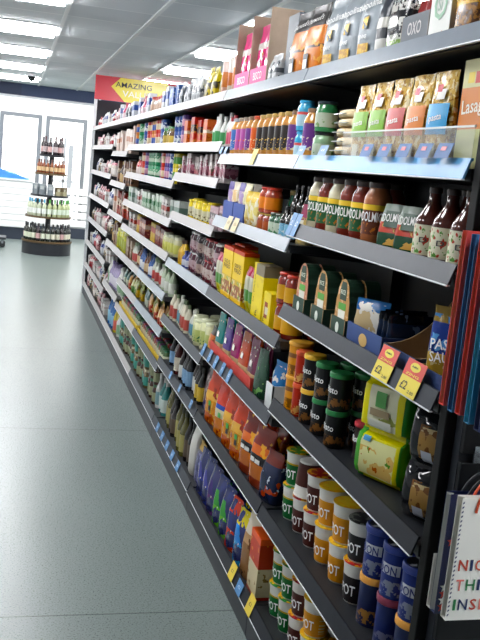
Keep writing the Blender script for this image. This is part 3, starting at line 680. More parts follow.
# a pot turned upside down between them
up = place(P['b'], 0, 5, PX, pts['b1'], zt_+.133*2, 22, 'brown noodle pot standing upside down'); up.rotation_euler = (pi, 0, radians(-20))
place(P['k'], 0, 5, PX, pts['r'], zt_+.133, 22, 'upper black noodle pot')
for y in (2.48, 2.60, 2.72): place(P['y'], 0, 5, PX+.115, y, zt_, 22, 'rear yellow noodle pot')
for y in (2.72, 2.84): place(P['b'], 0, 5, PX+.115, y, zt_+.133, 22, 'rear upper brown noodle pot')
place(P['b'], 0, 5, PX+.115, 2.84, zt_, 22, 'rear lower brown noodle pot')
bd = drum('gravy_drum', 'dark blue drum with white panel', 'gravy drum', .09, .15, '#1d2f7c', '#23388c', panel=('#d5d8df', .46, .66), pic='#8d93a8', txt='DON', tcol='#1d2f7c', top='#17181c')
bd2 = drum('gravy_drum', 'dark blue drum with food picture', 'gravy drum', .09, .15, '#1b2550', '#d9973a', pic='#b98a52')
bd3 = drum('gravy_drum', 'dark blue drum with maroon lid', 'gravy drum', .09, .15, '#1d2a66', '#7a2440', pic='#7d7f9c')
row(0, 5, [(bd2, 2.215, dict(turn=35, dx=F6)), (bd3, 2.09, dict(turn=35, dx=F6)), (bd2, 1.965, dict(turn=35, dx=F6, look='nearmost dark blue drum')), (bd2, 1.86, dict(turn=35, dx=F6, look='dark blue drum touching the end frame'))])
for y in (2.215, 2.09, 1.965): place(bd, 0, 5, XS+F6+.048, y, zt_+.1512, 35, 'upper dark blue drum with white panel')
for y in (2.15, 2.03): place(bd3, 0, 5, XS+F6+.165, y, zt_, 35, 'rear dark blue drum')
# --- bottom shelf: more pots
row(0, 6, [(P['b'], 2.20, dict(turn=22, dx=.02)), (P['g'], 2.07, dict(turn=22, dx=.02)), (P['y'], 1.94, dict(turn=22, dx=.02)), (P['g'], 2.985, dict(turn=22, dx=.02)), (P['g'], 2.87, dict(turn=22, dx=.02)), (P['b'], 2.745, dict(turn=22, dx=.02)), (P['y'], 2.61, dict(turn=22, dx=.02)), (P['y'], 2.47, dict(turn=22, dx=.02)), (P['y'], 2.33, dict(turn=22, dx=.02))])
zt_ = top_of(0, 6)+.0004; PX = XS+.0725
for y, c in ((2.985, 'g'), (2.87, 'g'), (2.745, 'b'), (2.61, 'y')): place(P[c], 0, 6, PX, y, zt_+.133, 22, 'upper '+P[c].look)
for y, c in ((2.93, 'g'), (2.81, 'b'), (2.69, 'y')): place(P[c], 0, 6, PX+.115, y, zt_, 22, 'rear '+P[c].look)

# ================================================================== second bay
slate = carton('display_carton', 'tall slate grey display carton', 'carton', .14, .10, .27, [(1, '#5a636c')], texts=[('S', '#d7d7d2', .1, .45, .28, .2, .2)])
ptray = tray('display_tray', 'pink open display carton', 'display tray', .278, .14, .095, .33, '#f0609c', '#b09a86', text='BISCO', curved='full')
pp = soft('biscuit_pouch', 'pink pouch in the pink display carton', 'biscuits', .125, .05, .28, pack(.28, [(.25, '#c9a8a2'), (.62, '#dc3a7c'), (.72, '#efe6e4'), (1, '#e05a8c')], blobs=[('#e8dcd6', 24, .58, .0, .23), ('#a5683f', 26, .66, .1, .2)], rough=.15), seed=24)
silv = soft('silver_packet', 'small silver and white packet', 'packet', .062, .05, .13, pack(.13, [(.4, '#c3c6c9'), (.55, '#5a6067'), (1, '#dfe1e2')], blobs=[('#3f454c', 40, .6, 0, .1)], rough=.2), seed=25)
row(1, 0, [(noodle, 3.15, dict(turn=5)), (noodle, 3.32, dict(turn=5)), (slate, 3.48, dict(dx=.03)), (silv, 3.595, dict(turn=4)), (silv, 3.66, dict(turn=4)), (ptray, 3.85), (ptray, 4.14)])
for y in (3.85, 4.14):
    for s in (-.066, .066): place(pp, 1, 0, XS+.04, y+s, top_of(1, 0)+.0048, 0)
cj = lambda look, lab, lid, cont='#c98a3c', pic='#e7d9b0': jar('curry_sauce_jar', look, 'sauce jar', .078, .192, cont, lid, lab, pic=pic, neck=.7, lidh=.08, sh=.74, lz=(.22, .72))
jp, jk, jo, jl, jb = cj('amber jar with purple label', '#6b3a86', '#8a6a50'), cj('amber jar with black label', '#2a2320', '#c3a15a', pic='#d9b45c'), cj('amber jar with orange label', '#e06a2a', '#d8552f'), cj('amber jar with lilac label', '#b05aa0', '#9a8a78', pic='#e8763a'), cj('amber jar with blue label', '#4a74b8', '#9aa2aa')
row(1, 1, [(jp, 3.115, dict(turn=45)), (teal, 3.205, dict(turn=45, high=2)), (jp, 3.30, dict(turn=45))]+[(jk, 3.395+.092*k, dict(turn=45, deep=2)) for k in range(5)]+
    [(jo, 3.862, dict(turn=45, deep=2)), (jp, 3.955, dict(turn=45)), (jl, 4.048, dict(turn=45)), (jl, 4.138, dict(turn=45)), (jb, 4.232, dict(turn=45))])
# third shelf
pinkp = soft('rice_pouch', 'pink and cream pouch', 'pouch', .085, .045, .15, pack(.15, [(.35, '#b9a97e'), (.6, '#d7d0bc'), (1, '#9a4a62')], blobs=[('#b9a36a', 26, .56, 0, .1)], rough=.2), pouch_secs, seed=27)
soy = bottle('soy_bottle', 'slim dark soy bottle', 'sauce bottle', .056, .215, '#17120f', '#2a2a2c', '#2f4a55', pic='#9cc3d4', lz=(.1, .42), sh=.55)
soys = bottle('soy_bottle', 'short dark bottle with blue label', 'sauce bottle', .056, .13, '#14110f', '#1c1c1f', '#7fb4cf', pic='#e8e6da', lz=(.1, .5), sh=.55)
grn = jar('pesto_jar', 'dark green jar with gold lid', 'sauce jar', .07, .19, '#1f5a45', '#8a7a3c', '#2f7a5c', pic='#c9c98a')
org = jar('curry_jar', 'orange label jar with red lid', 'sauce jar', .074, .105, '#a83c20', '#c0341f', '#e68a2a')
orl = jar('curry_jar', 'squat red jar', 'sauce jar', .074, .085, '#8f3a26', '#c9a23a', '#a9552f')
smg = jar('pesto_jar', 'small green jar', 'sauce jar', .066, .095, '#2f5f43', '#3a4a3a', '#c9d6c3', pic='#4f8a5f')
yel = soft('spice_sachet', 'yellow sachet with pale panel', 'sachet', .085, .03, .165, pack(.165, [(.3, '#cfae5a'), (.7, '#e9d98a'), (1, '#e3c23a')], blobs=[('#f2ecd6', 30, .56, .02, .14)], rough=.3), pillow_secs, seed=28)
blu = tray('display_tray', 'blue display tray of sachets', 'display tray', .19, .14, .10, .13, '#2f4d9c', '#6a78a8', curved=False)
sac = [soft('spice_sachet', n, 'sachet', .085, .025, .19, pack(.19, [(.5, a), (.8, b), (1, c)], blobs=[('#e9dfc6', 30, .58, 0, .16)], rough=.3), pillow_secs, seed=29+k) for k, (n, a, b, c) in enumerate([('tall orange and cream sachet', '#d98a4a', '#e6c48a', '#efe6d2'), ('tall cream sachet', '#3a5ca8', '#dcd6a6', '#e6e0bc'), ('lilac sachet', '#7a5aa8', '#b39ac8', '#5a4a98')])]
row(1, 2, [(pinkp, 3.125, dict(turn=15, dx=.03)), (pinkp, 3.125, dict(dx=.09, turn=15, look='rear pink and cream pouch')), (soys, 3.215, dict(turn=45)), (soys, 3.285, dict(turn=45)), (soy, 3.25, dict(dx=.07)), (soy, 3.325, dict(dx=.07)), (soy, 3.395, dict(dx=.07)), (smg, 3.36, dict(turn=45)),
           (smg, 3.435, dict(turn=45)), (grn, 3.475, dict(dx=.085)), (orl, 3.522, dict(turn=45)), (orl, 3.61, dict(turn=45)), (yel, 3.71, dict(turn=10)), (yel, 3.80, dict(turn=10)), (blu, 3.955), (blu, 4.165)])
for y in (3.522, 3.61): place(org, 1, 2, XS+.037, y, top_of(1, 2)+.0864, 45)
for k, (y, s) in enumerate(((3.91, 1), (4.0, 2), (4.12, 0), (4.21, 2))): place(sac[s], 1, 2, XS+.03, y, top_of(1, 2)+.0048, 8)
for k, (y, s) in enumerate(((3.93, 0), (4.15, 1))): place(sac[s], 1, 2, XS+.075, y, top_of(1, 2)+.0048, 8, 'rear '+sac[s].look)
# fourth shelf
salsa = jar('salsa_jar', 'red salsa jar with yellow label', 'sauce jar', .085, .12, '#7a2418', '#b0301f', '#d9a52a', neck=.85, sh=.75)
chip = carton('taco_box', 'small yellow box with pound sign', 'meal kit', .10, .06, .14, [(.35, '#f7df1f'), (1, '#f7df20')], patches=[(-.03, .015, .035, .10, '#9a3f22'), (-.02, .02, .05, .08, '#e6e0c8')], texts=[('£', K_, -.55, .22, .18, .16, 0)])
big = carton('taco_box', 'tall yellow box with torn grey top', 'meal kit', .155, .075, .235, [(.80, '#fbe41c'), (1, '#8a7f6a')], patches=[(-.08, -.045, .17, .24, '#fbe41c')], blobs=[('#efd61a', 20, .6, 0, .18)], texts=[('EL PASO', '#4a3a1a', -.62, .55, .75, .045, 1.571), ('£', K_, .1, .14, .16, .11, 0)])
gpk = soft('taco_sachet', 'green and yellow sachet', 'sachet', .06, .04, .2, pack(.2, [(.25, '#c9c02a'), (.5, '#4f8a3a'), (.8, '#c9c7b0'), (1, '#a8284a')], rough=.3), pillow_secs, seed=33)
oep = carton('meal_kit_box', 'yellow meal kit box with food picture', 'meal kit', .19, .07, .25, [(.14, '#f2c61c'), (.36, '#9a5a32'), (.46, '#d9b84a'), (.93, '#f7d628'), (1, '#c4482c')], blobs=[('#e8d9b0', 34, .54, .03, .11), ('#7fae44', 40, .62, .03, .11), ('#f5d53a', 30, .6, .03, .11)], texts=[('OLD EL', '#5a2a14', 0, .72, .62, .07, 0), ('PASO', '#5a2a14', 0, .63, .62, .08, 0)])
row(1, 3, [(salsa, 3.125, dict(turn=45, high=1)), (salsa, 3.22, dict(turn=45)), (chip, 3.345), (big, 3.50, dict(dx=.0)), (gpk, 3.63), (gpk, 3.70), (oep, 3.855), (oep, 4.06), (oep, 4.21-.0, dict(dx=.09, look='rear yellow meal kit box'))])
place(salsa, 1, 3, XS+.0425, 3.22, top_of(1, 3)+.1206, 45, 'upper salsa jar with yellow label'); place(salsa, 1, 3, XS+.0425, 3.125, top_of(1, 3)+.1206, 45, 'upper salsa jar with yellow label')
for y in (3.14, 3.24): place(salsa, 1, 3, XS+.14, y, top_of(1, 3)+.0004, 45, 'rear red salsa jar')
row(1, 3, [(gpk, 4.21), (gpk, 4.275)])
# fifth shelf: pouches in a red tray, a white divider
pouch = lambda look, a, b, s: soft('grain_pouch', look, 'pouch', .125, .05, .205, pack(.205, [(.28, '#c9b08a'), (.34, a), (.78, a), (1, b)], blobs=[('#e7dcc8', 26, .64, 0, .2)], rough=.2), pouch_secs, labels=[(-.2, .25, .42, .54, mat('#e6e2da', .4))], seed=s)
pcs = [pouch('maroon grain pouch', '#5f1f3c', '#6f2a48', 35), pouch('rust orange grain pouch', '#b5492a', '#a8583a', 36), pouch('magenta grain pouch', '#8f1f5c', '#9a4a72', 37), pouch('purple grain pouch', '#4a2a7a', '#5c4488', 38), pouch('teal grain pouch', '#1f7a78', '#3a9490', 39)]
rtray = tray('shelf_tray', 'long red card tray of grain pouches', 'display tray', .79, .135, .055, .06, '#c0392f', '#a8584a', curved=False)
row(1, 4, [(rtray, 3.865)])
for k, (p, y) in enumerate(zip(pcs, (3.545, 3.70, 3.86, 4.02, 4.18))):
    place(p, 1, 4, XS+.036, y, top_of(1, 4)+.0048, 4); place(p, 1, 4, XS+.090, y-.004, top_of(1, 4)+.0048, 4, 'rear '+p.look)
dgr = soft('grain_pouch', 'dark green pouch beside red tray', 'pouch', .11, .05, .2, pack(.2, [(.4, '#23412f'), (1, '#2c4a3a')], blobs=[('#6f9a5c', 24, .64, 0, .16)], rough=.2), pouch_secs, seed=40)
blb = soft('crisp_packet', 'orange and blue packet behind white divider', 'packet', .10, .05, .18, pack(.18, [(.4, '#cf7a2f'), (1, '#3a7ab8')], blobs=[('#e6e6e0', 26, .58, 0, .16)], rough=.25), seed=41)
row(1, 4, [(dgr, 3.385, dict(turn=10)), (blb, 3.255, dict(turn=15, dx=.04))])
bm = bmesh.new(); add_box(bm, -.055, .055, -.003, .003, 0, .10); add_box(bm, -.055, -.049, -.003, .09, 0, .10)
dv = thing('shelf_divider', 'white plastic divider standing at the fifth shelf step, second bay', 'shelf divider', (XS+.06, 3.165, top_of(1, 4)+.0005), 0)
obj('divider_panel', finish(bm, 'divider', mat('#d8dcdc', .35)), dv)
obj('divider_foot', box_mesh('foot', (-.055, .055, -.03, -.0035, 0, .004), mat('#d8dcdc', .35)), dv)
# sixth shelf: orange bags
org6 = soft('lentil_bag', 'orange food bag with yellow panel', 'food bag', .155, .085, .265, pack(.265, [(.2, '#b5592a'), (.46, '#cf8a42'), (.62, '#dfae5c'), (1, '#c2472a')], blobs=[('#8a2f1c', 24, .6, 0, .25), ('#e6b866', 30, .62, 0, .14)], rough=.18), labels=[(-.1, .22, .36, .45, mat('#3f9a3c', .4)), (-.05, .2, .26, .35, mat('#2a2220', .4))], seed=42)
org6b = soft('lentil_bag', 'orange food bag with blue band', 'food bag', .155, .085, .265, pack(.265, [(.34, '#c97a3c'), (.50, '#d8cfae'), (.58, '#2f4a9a'), (1, '#c2402c')], blobs=[('#8a2f1c', 24, .6, 0, .12)], rough=.18), labels=[(-.1, .22, .36, .45, mat('#3f9a3c', .4))], seed=43)
drk6 = soft('lentil_bag', 'orange and black bag with white print', 'food bag', .155, .085, .25, pack(.25, [(.16, '#8a3a28'), (.4, '#b5662f'), (.55, '#1f1c1f'), (.7, '#d06a2c'), (1, '#7a2a20')], blobs=[('#e0a04a', 24, .6, .1, .25)], rough=.18), labels=[(-.5, -.12, .43, .50, mat('#d9d6cf', .4)), (-.04, .42, .42, .49, mat('#d9d6cf', .4))], seed=44)
nav6 = soft('lentil_bag', 'navy food bag with orange roundel', 'food bag', .12, .085, .2, pack(.2, [(.75, '#1b2440'), (1, '#6a2a22')], blobs=[('#b5482c', 18, .62, .02, .1), ('#c9d2e0', 30, .66, .05, .18)], rough=.18), seed=45)
row(1, 5, [(nav6, 3.135, dict(turn=15)), (drk6, 3.285, dict(turn=15)), (drk6, 3.45, dict(turn=15)), (org6, 3.62, dict(turn=15)), (org6, 3.785, dict(turn=15)), (org6b, 3.95, dict(turn=15)), (org6, 4.165, dict(turn=15))])
row(1, 5, [(drk6, 3.37, dict(dx=.1, look='rear orange and black bag')), (org6, 3.54, dict(dx=.1, look='rear orange food bag')), (org6, 3.72, dict(dx=.1, look='rear orange food bag')), (org6b, 3.9, dict(dx=.1, look='rear blue banded food bag'))])
# bottom shelf
redbox = carton('rice_box', 'red box with orange top', 'food box', .13, .09, .125, [(.8, '#b8402c'), (1, '#e0622a')], blobs=[('#d98a3c', 26, .6, .0, .1)])
wbox = carton('rice_box', 'cream box with red edge', 'food box', .13, .09, .13, [(.1, '#a8342a'), (1, '#d2c6a4')], blobs=[('#8a6f3c', 30, .6, .02, .12)])
tanb = soft('rice_bag', 'tall tan bag with white top', 'rice bag', .11, .08, .27, pack(.27, [(.55, '#8f6a48'), (.7, '#b58f6a'), (1, '#d8ccb6')], blobs=[('#6a452c', 26, .6, 0, .2)], rough=.25), seed=46)
mult = lambda look, a, b, c, s: soft('sweet_bag', look, 'food bag', .12, .07, .24, pack(.24, [(.4, a), (.7, b), (1, c)], blobs=[('#2a2f5c', 14, .56, 0, .24), ('#d9d6c9', 30, .68, 0, .24)], rough=.16), seed=s)
mb = [mult('blue and yellow bag', '#3a8ac0', '#2f7ac8', '#d8c83a', 47), mult('red and navy bag', '#c2402f', '#27306a', '#b53a2a', 48), mult('green and navy bag', '#5fa83a', '#3a8a3a', '#27306a', 49), mult('purple and navy bag', '#5a2a6a', '#3a2a6a', '#2a2a5c', 50), mult('indigo bag with white flecks', '#2f3a86', '#3a3a86', '#252c5c', 51)]
row(1, 6, [(wbox, 3.155), (tanb, 3.30, dict(turn=10)), (mb[0], 3.43, dict(turn=10)), (mb[1], 3.565, dict(turn=10)), (mb[2], 3.70, dict(turn=10)), (mb[2], 3.835, dict(turn=10)), (mb[3], 3.97, dict(turn=10)), (mb[4], 4.10, dict(turn=10)), (mb[4], 4.23, dict(turn=10))])
place(redbox, 1, 6, XS+.045, 3.155, top_of(1, 6)+.1310, 0)
for y, p in ((3.49, mb[1]), (3.63, mb[0]), (3.77, mb[3]), (3.92, mb[2])): row(1, 6, [(p, y, dict(dx=.085, look='rear '+p.look))])
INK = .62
# ================================================================== bays three to eight
def mj(look, cont, lab, cap, d=.07, h=.15): return mini('jar', look, 'jar', d, h, cont, lab, cap)
def mbt(look, cont, lab, cap, d=.065, h=.2): return mini('bottle', look, 'bottle', d, h, cont, lab, cap, 'bottle')
def mt(look, a, b, blob=None, d=.075, h=.098, s=0): return tin('tin', look, 'tin', d, h, [(.3, a), (.75, b), (1, a)], [(blob, 40, .55, h*.1, h*.9)] if blob else [], s)
def mc(look, bands, blob=None, w=.10, d=.06, h=.17, s=0, patch=None): return minibox('carton', look, 'carton', w, d, h, bands, blob, patch, s)
def ms(look, bands, blob=None, w=.09, d=.04, h=.15, s=0): return minibag('sachet', look, 'sachet', w, d, h, bands, blob, s)
def mg(look, bands, blob=None, w=.12, d=.07, h=.2, s=0): return minibag('food_bag', look, 'food bag', w, d, h, bands, blob, s)
JR = random.Random(11)
def run(bay, i, parts, start=.012, end=1.238, gap=.012):
    """parts: (proto, how many[, options]) in order from the near end of the bay"""
    y = Y0+BAY*bay+start
    for it in parts:
        p, n = it[0], it[1]; o = it[2] if len(it) > 2 else {}
        for _ in range(n):
            if y+p.w > Y0+BAY*bay+end: return
            o2 = dict(o); n0 = len(PLACED)
            if bay > 1: o2['dx'] = JR.random()*.03
            row(bay, i, [(p, y+p.w/2, o2)]); y += p.w+gap*(.6+JR.random()*1.1)
            if bay > 1 and o.get('high', 1) == 1:
                sc = JR.uniform(.84, 1.0)
                for t in PLACED[n0:]: t[0].scale = (1, 1, sc)
R2 = dict(high=2); R3 = dict(high=3); D2 = dict(deep=2)
# ---- third bay
cyl = tin('cracker_tube', 'cream tube with orange disc', 'tube', .085, .21, [(.3, '#e9dfcf'), (.62, '#d97a3a'), (1, '#efe6dc')], rim='#e9e3da')
cylp = tin('cracker_tube', 'pink and orange tube', 'tube', .085, .20, [(.3, '#e2b7a6'), (.7, '#e08a4c'), (1, '#f0d6cc')], rim='#e9e3da')
ysc = mg('bright yellow sachet bag', [(.35, '#d9c41f'), (.55, '#8a7a2a'), (1, '#e3cf2a')], '#3a3420', .11, .06, .19, 60)
gsc = mg('silver sachet with dark panel', [(.4, '#b9bdc2'), (.62, '#4a4f57'), (1, '#dcdfe2')], '#f0f0ee', .10, .05, .2, 61)
run(2, 0, [(cylp, 1), (cyl, 1), (cylp, 1), (ysc, 4), (gsc, 4)], start=.03)
rc, oc = mc('red carton with dark top', [(.5, '#d2402f'), (.75, '#2f2526'), (1, '#c9382c')], '#e8a05a', .10, .06, .175, 1), mc('orange carton with pale band', [(.5, '#e6803a'), (.62, '#e9dcc4'), (1, '#dd6f34')], '#c44a2a', .10, .06, .165, 2)
gb = mbt('green and white bottle', '#e6e8e2', '#2f9a4c', '#e9ebe7', .06, .18); rb = mbt('pink bottle with red cap', '#dfc9c6', '#d24a6a', '#c4283a', .06, .17)
run(2, 1, [(rb, 2), (gb, 5), (oc, 2), (rc, 3), (oc, 1)])
thin = mc('slim white and pink carton', [(.3, '#e3d9d9'), (.55, '#cf8a9c'), (.7, '#efe9e6'), (1, '#ddd0cf')], '#8a4a5c', .052, .07, .145, 3)
thin2 = mc('slim white and red carton', [(.2, '#d9cdca'), (.42, '#b8485a'), (.7, '#efe9e6'), (1, '#d3c4c2')], '#7a6a5c', .052, .07, .145, 4)
run(2, 2, [(thin, 4), (thin2, 3), (thin, 4), (thin2, 3), (thin, 5)])
yp = jar('mustard_jar', 'yellow jar with pale label', 'jar', .078, .135, '#dcc21f', '#e0c81f', '#e9e4c2', pic='#6a5a2a', neck=.9); dkb = mc('dark and pink carton', [(.4, '#d9b9c0'), (.7, '#4a3438'), (1, '#c9a2aa')], '#f0e6e6', .10, .06, .13, 5)
run(2, 3, [(dkb, 3), (yp, 7, dict(turn=40))])
dj = jar('preserve_jar', 'dark jar with white lid', 'jar', .072, .115, '#4a2230', '#e6e4e2', '#c9b0b4', pic='#7a3a4c'); dj2 = jar('preserve_jar', 'dark red jar with red lid', 'jar', .072, .115, '#5a2028', '#a8343a', '#d9c9c2', pic='#8a4a52'); dj3 = jar('preserve_jar', 'dark jar with black lid', 'jar', .072, .115, '#2f2026', '#26242a', '#b9a29a', pic='#6a4a52')
yq = mbt('yellow squeeze bottle', '#e0b51f', '#d9a51f', '#4a2f1a', .065, .17); bq = mbt('small blue bottle', '#3a4a9a', '#d6d9e6', '#2a3580', .055, .10)
run(2, 4, [(dj, 2, dict(deep=2, high=2, turn=40)), (dj2, 3, dict(deep=2, high=2, turn=40)), (dj3, 2, dict(deep=2, high=2, turn=40)), (dj, 3, dict(high=2, turn=40)), (bq, 2), (yq, 2)])
may = jar('mayonnaise_jar', 'cream jar with green label', 'jar', .088, .17, '#dcdcae', '#d6d9b6', '#c9d38a', pic='#3a7a4a', neck=.92, sh=.8); wb = mbt('pale bottle with red label', '#e2dcc4', '#b8483a', '#5a6a4a', .06, .19); tb = mbt('pale bottle with teal label', '#dcdccb', '#5a9ab0', '#cfd3c4', .06, .18)
op = mg('orange pouch with black top', [(.75, '#d9702c'), (1, '#22201f')], '#e9a04a', .10, .06, .17, 63)
run(2, 5, [(op, 1), (may, 4, dict(turn=40, deep=2)), (tb, 2), (wb, 3), (tb, 2), (wb, 2)])
blk = mbt('black bottle with silver foot', '#241a1a', '#d9d9d4', '#2a1f20', .062, .23); brn = mbt('dark brown bottle with pale label', '#4a1c1c', '#cfc6b4', '#3a1c1c', .062, .24); blb2 = mbt('black bottle with blue label', '#1d2026', '#7aa2c9', '#22252c', .062, .23); ybk = mbt('black bottle with yellow label', '#1d1b18', '#d9b52a', '#20201f', .062, .22)
pkt = mg('dark red packet with white script', [(.2, '#2a2f7a'), (1, '#4a1f28')], '#c9b6b0', .12, .07, .25, 64)
run(2, 6, [(pkt, 1), (ybk, 2), (blk, 2), (blb2, 3), (blk, 1), (brn, 3), (blb2, 2)])
wbag = mg('tall white flour bag with red mark', [(.1, '#dcdad2'), (1, '#e3e1da')], None, .13, .08, .29, 65); olv = mbt('olive oil bottle', '#5c5a2a', '#a8a05a', '#3a3a1f', .075, .28); dv2 = mbt('dark vinegar bottle', '#1f1a1a', '#5a4a3a', '#26262a', .07, .27)
indigo = mg('indigo bag with gold seal', [(.8, '#2a2f66'), (1, '#c9a24a')], '#8a8ab8', .12, .07, .25, 66)
run(2, 7, [(indigo, 1), (wbag, 1), (dv2, 2), (olv, 4), (dv2, 2), (olv, 2)])
# ---- fourth and fifth bays share their shelf heights
bc, rcn, ocn, gcn = mt('blue and white tin', '#2f57a8', '#dfe4ea', '#2a3f86', s=1), mt('red tin with cream band', '#c23a30', '#e9d6b6', s=2), mt('orange tin with blue band', '#e08a3a', '#3a5aa8', s=3), mt('green tin with pale band', '#2f8a5c', '#cfe0c9', '#3f9a6a', s=4)
pcn = mt('purple tin with pink band', '#5a3a8a', '#d9a2b8', s=5)
gj = mj('green lidded jar of vegetables', '#5a6a3a', '#c9a83a', '#3a8a4c', .08, .15); gj2 = mj('brown jar with yellow label', '#6a4a2a', '#d9b53a', '#8a7a3a', .08, .14)
wp, bp_, gp_ = mc('white carton with blue panel', [(.5, '#dfe3ea'), (.8, '#3a5aa8'), (1, '#e9ebee')], None, .10, .06, .18, 6), mc('blue carton', [(.6, '#3f62b0'), (1, '#5a7cc0')], '#dfe4f0', .10, .06, .17, 7), mg('grey and white packet', [(.5, '#c9ccd0'), (.8, '#8a9098'), (1, '#e6e8ea')], '#50565e', .10, .06, .18, 68)
rpot = mini('pot', 'pale pot with red lid', 'pot', .10, .15, '#e3d3c4', '#d9b49a', '#c9382c'); pbt = mbt('pink bottle', '#d9567a', '#efd3da', '#c9324a', .07, .19)
run(3, 0, [(gp_, 3), (bp_, 3), (wp, 3), (rpot, 2)])
run(4, 0, [(rpot, 3, dict(high=1)), (wp, 2), (pbt, 4), (wp, 3)])
run(3, 1, [(pcn, 1, R2), (bc, 3, R2), (gj2, 2), (gj, 3), (bc, 2, R2), (rcn, 2, R2), (ocn, 2, R2)])
run(4, 1, [(ocn, 2, R2), (rcn, 2, R2), (bc, 3, R2), (gcn, 3, R2), (ocn, 2, R2), (mc('tall pale pink carton', [(.6, '#e6d3ca'), (1, '#dcbcb0')], None, .09, .06, .2, 8), 2)])
ytn = mt('yellow tin with green band', '#dccb3a', '#5a9a4a', s=6)
run(3, 2, [(mj('dark jar with gold lid', '#4a3428', '#cfc2a2', '#b5974a', .07, .13), 2), (ytn, 2, R2), (bc, 1, R2), (pcn, 3, R2), (rcn, 1, R2), (pcn, 2, R2), (gcn, 3, R2)])
run(4, 2, [(gcn, 3, R2), (pcn, 2, R2), (rcn, 3, R2), (mbt('red bottle', '#b8343a', '#efe0da', '#d9d4d0', .06, .17), 4)])
pg1 = mc('pale green carton', [(.4, '#c2d9c0'), (.65, '#3a7a4c'), (1, '#dbe6d6')], '#4a8a5a', .11, .06, .15, 9); wr = mc('white and red carton', [(.4, '#e9e2dc'), (.65, '#b8483f'), (1, '#eae6e2')], '#5a4a4a', .10, .06, .14, 10); gp2 = mc('grey green carton', [(.4, '#b9c4bc'), (.7, '#7a9486'), (1, '#d6ddd6')], None, .10, .06, .14, 11)
run(3, 3, [(gp2, 3), (wr, 3), (pg1, 5)])
run(4, 3, [(pg1, 3), (wr, 3), (gp2, 3), (pg1, 2)])
crj = mj('cream jar with yellow label', '#dcd9a8', '#cfd05a', '#dfe0c2', .075, .14); rbx = mc('dark red carton', [(.5, '#7a2a30'), (.75, '#d9c2b4'), (1, '#6a242c')], '#c98a6a', .10, .06, .15, 12); ybx = mc('yellow and red carton', [(.5, '#d9b53a'), (.8, '#b8382c'), (1, '#e3c44a')], None, .10, .06, .15, 13)
run(3, 4, [(crj, 5), (rbx, 4), (ybx, 2)])
run(4, 4, [(rbx, 3), (ybx, 3), (wr, 3), (gp2, 2)])
slb = mbt('slim blue bottle', '#3a62a8', '#dfe3ea', '#2a4a8a', .055, .18); slc = mbt('slim clear bottle with red foot', '#d9ddd0', '#b83a34', '#9ab08a', .06, .18); slg = mbt('slim pale green bottle', '#c9d9b8', '#e6e9dc', '#5a8a5a', .06, .18); slo = mbt('slim brown bottle', '#6a3f2a', '#d9b98a', '#3a2a22', .055, .18)
run(3, 5, [(slg, 6), (slc, 6), (slb, 3), (slo, 2)])
run(4, 5, [(slb, 3), (slo, 4), (slc, 3), (mc('brown carton', [(.6, '#8a6a52'), (1, '#b09a86')], '#d9cbb8', .08, .06, .17, 14), 5)])
pk = [ms('green herb sachet', [(.5, '#5a8a3a'), (1, '#c9c98a')], '#e6e0b8', .08, .04, .12, 70), ms('red spice sachet', [(.5, '#c24a3a'), (1, '#d9a86a')], '#f0d9b0', .08, .04, .12, 71), ms('yellow spice sachet', [(.5, '#d9b52a'), (1, '#8a9a3a')], '#6a5a2a', .08, .04, .12, 72), ms('pale stock sachet', [(.5, '#d3d9c4'), (1, '#6a8a86')], None, .08, .04, .12, 73)]
run(3, 6, [(pk[0], 2, D2), (pk[1], 4, D2), (pk[2], 2, D2), (pk[1], 2, D2), (pk[3], 3, D2)])
run(4, 6, [(pk[2], 3, D2), (pk[0], 3, D2), (pk[1], 3, D2), (pk[3], 4, D2)])
spj = mj('small jar with purple lid', '#8a5a3a', '#d9c9a2', '#6a2a6a', .055, .10); spr = mj('small jar with red lid', '#9a3a2a', '#e0cfa8', '#b82a30', .055, .10); spg = mj('small jar with green lid', '#5a7a4a', '#d3d9b8', '#2f7a4c', .055, .10)
ytray = tray('shelf_tray', 'long yellow card tray of small jars', 'display tray', 1.19, .16, .035, .037, '#d9b82a', '#c9a23a', curved=False)
for b in (3, 4): row(b, 7, [(ytray, Y0+BAY*b+.625)])
for b in (3, 4):
    y = Y0+BAY*b+.07
    for k in range(17):
        place([spg, spj, spr, spj][k % 4] if k > 2 else spg, b, 7, XS+.04, y+k*.067, top_of(b, 7)+.0046)
        if b == 3: place([spr, spg, spj][k % 3], b, 7, XS+.10, y+k*.067, top_of(b, 7)+.0046, 0, 'rear '+[spr, spg, spj][k % 3].look)
tlj = mj('teal labelled jar', '#6a5a3a', '#3a9a8a', '#c9c2a2', .075, .14); dkj = mj('dark jar with green lid', '#4a2f28', '#9aa07a', '#2f6a4a', .075, .14); tbt = mbt('tall teal bottle', '#2f8a86', '#cfe0d9', '#e6e6e0', .08, .26); wbt = mbt('tall white bottle', '#dfe0da', '#7aa2a8', '#e9e9e4', .07, .26)
run(3, 8, [(tbt, 2), (wbt, 1), (dkj, 4, R2), (tlj, 4, R2), (dkj, 3, R2)])
run(4, 8, [(tlj, 5, R2), (dkj, 4, R2), (tlj, 4, R2)])
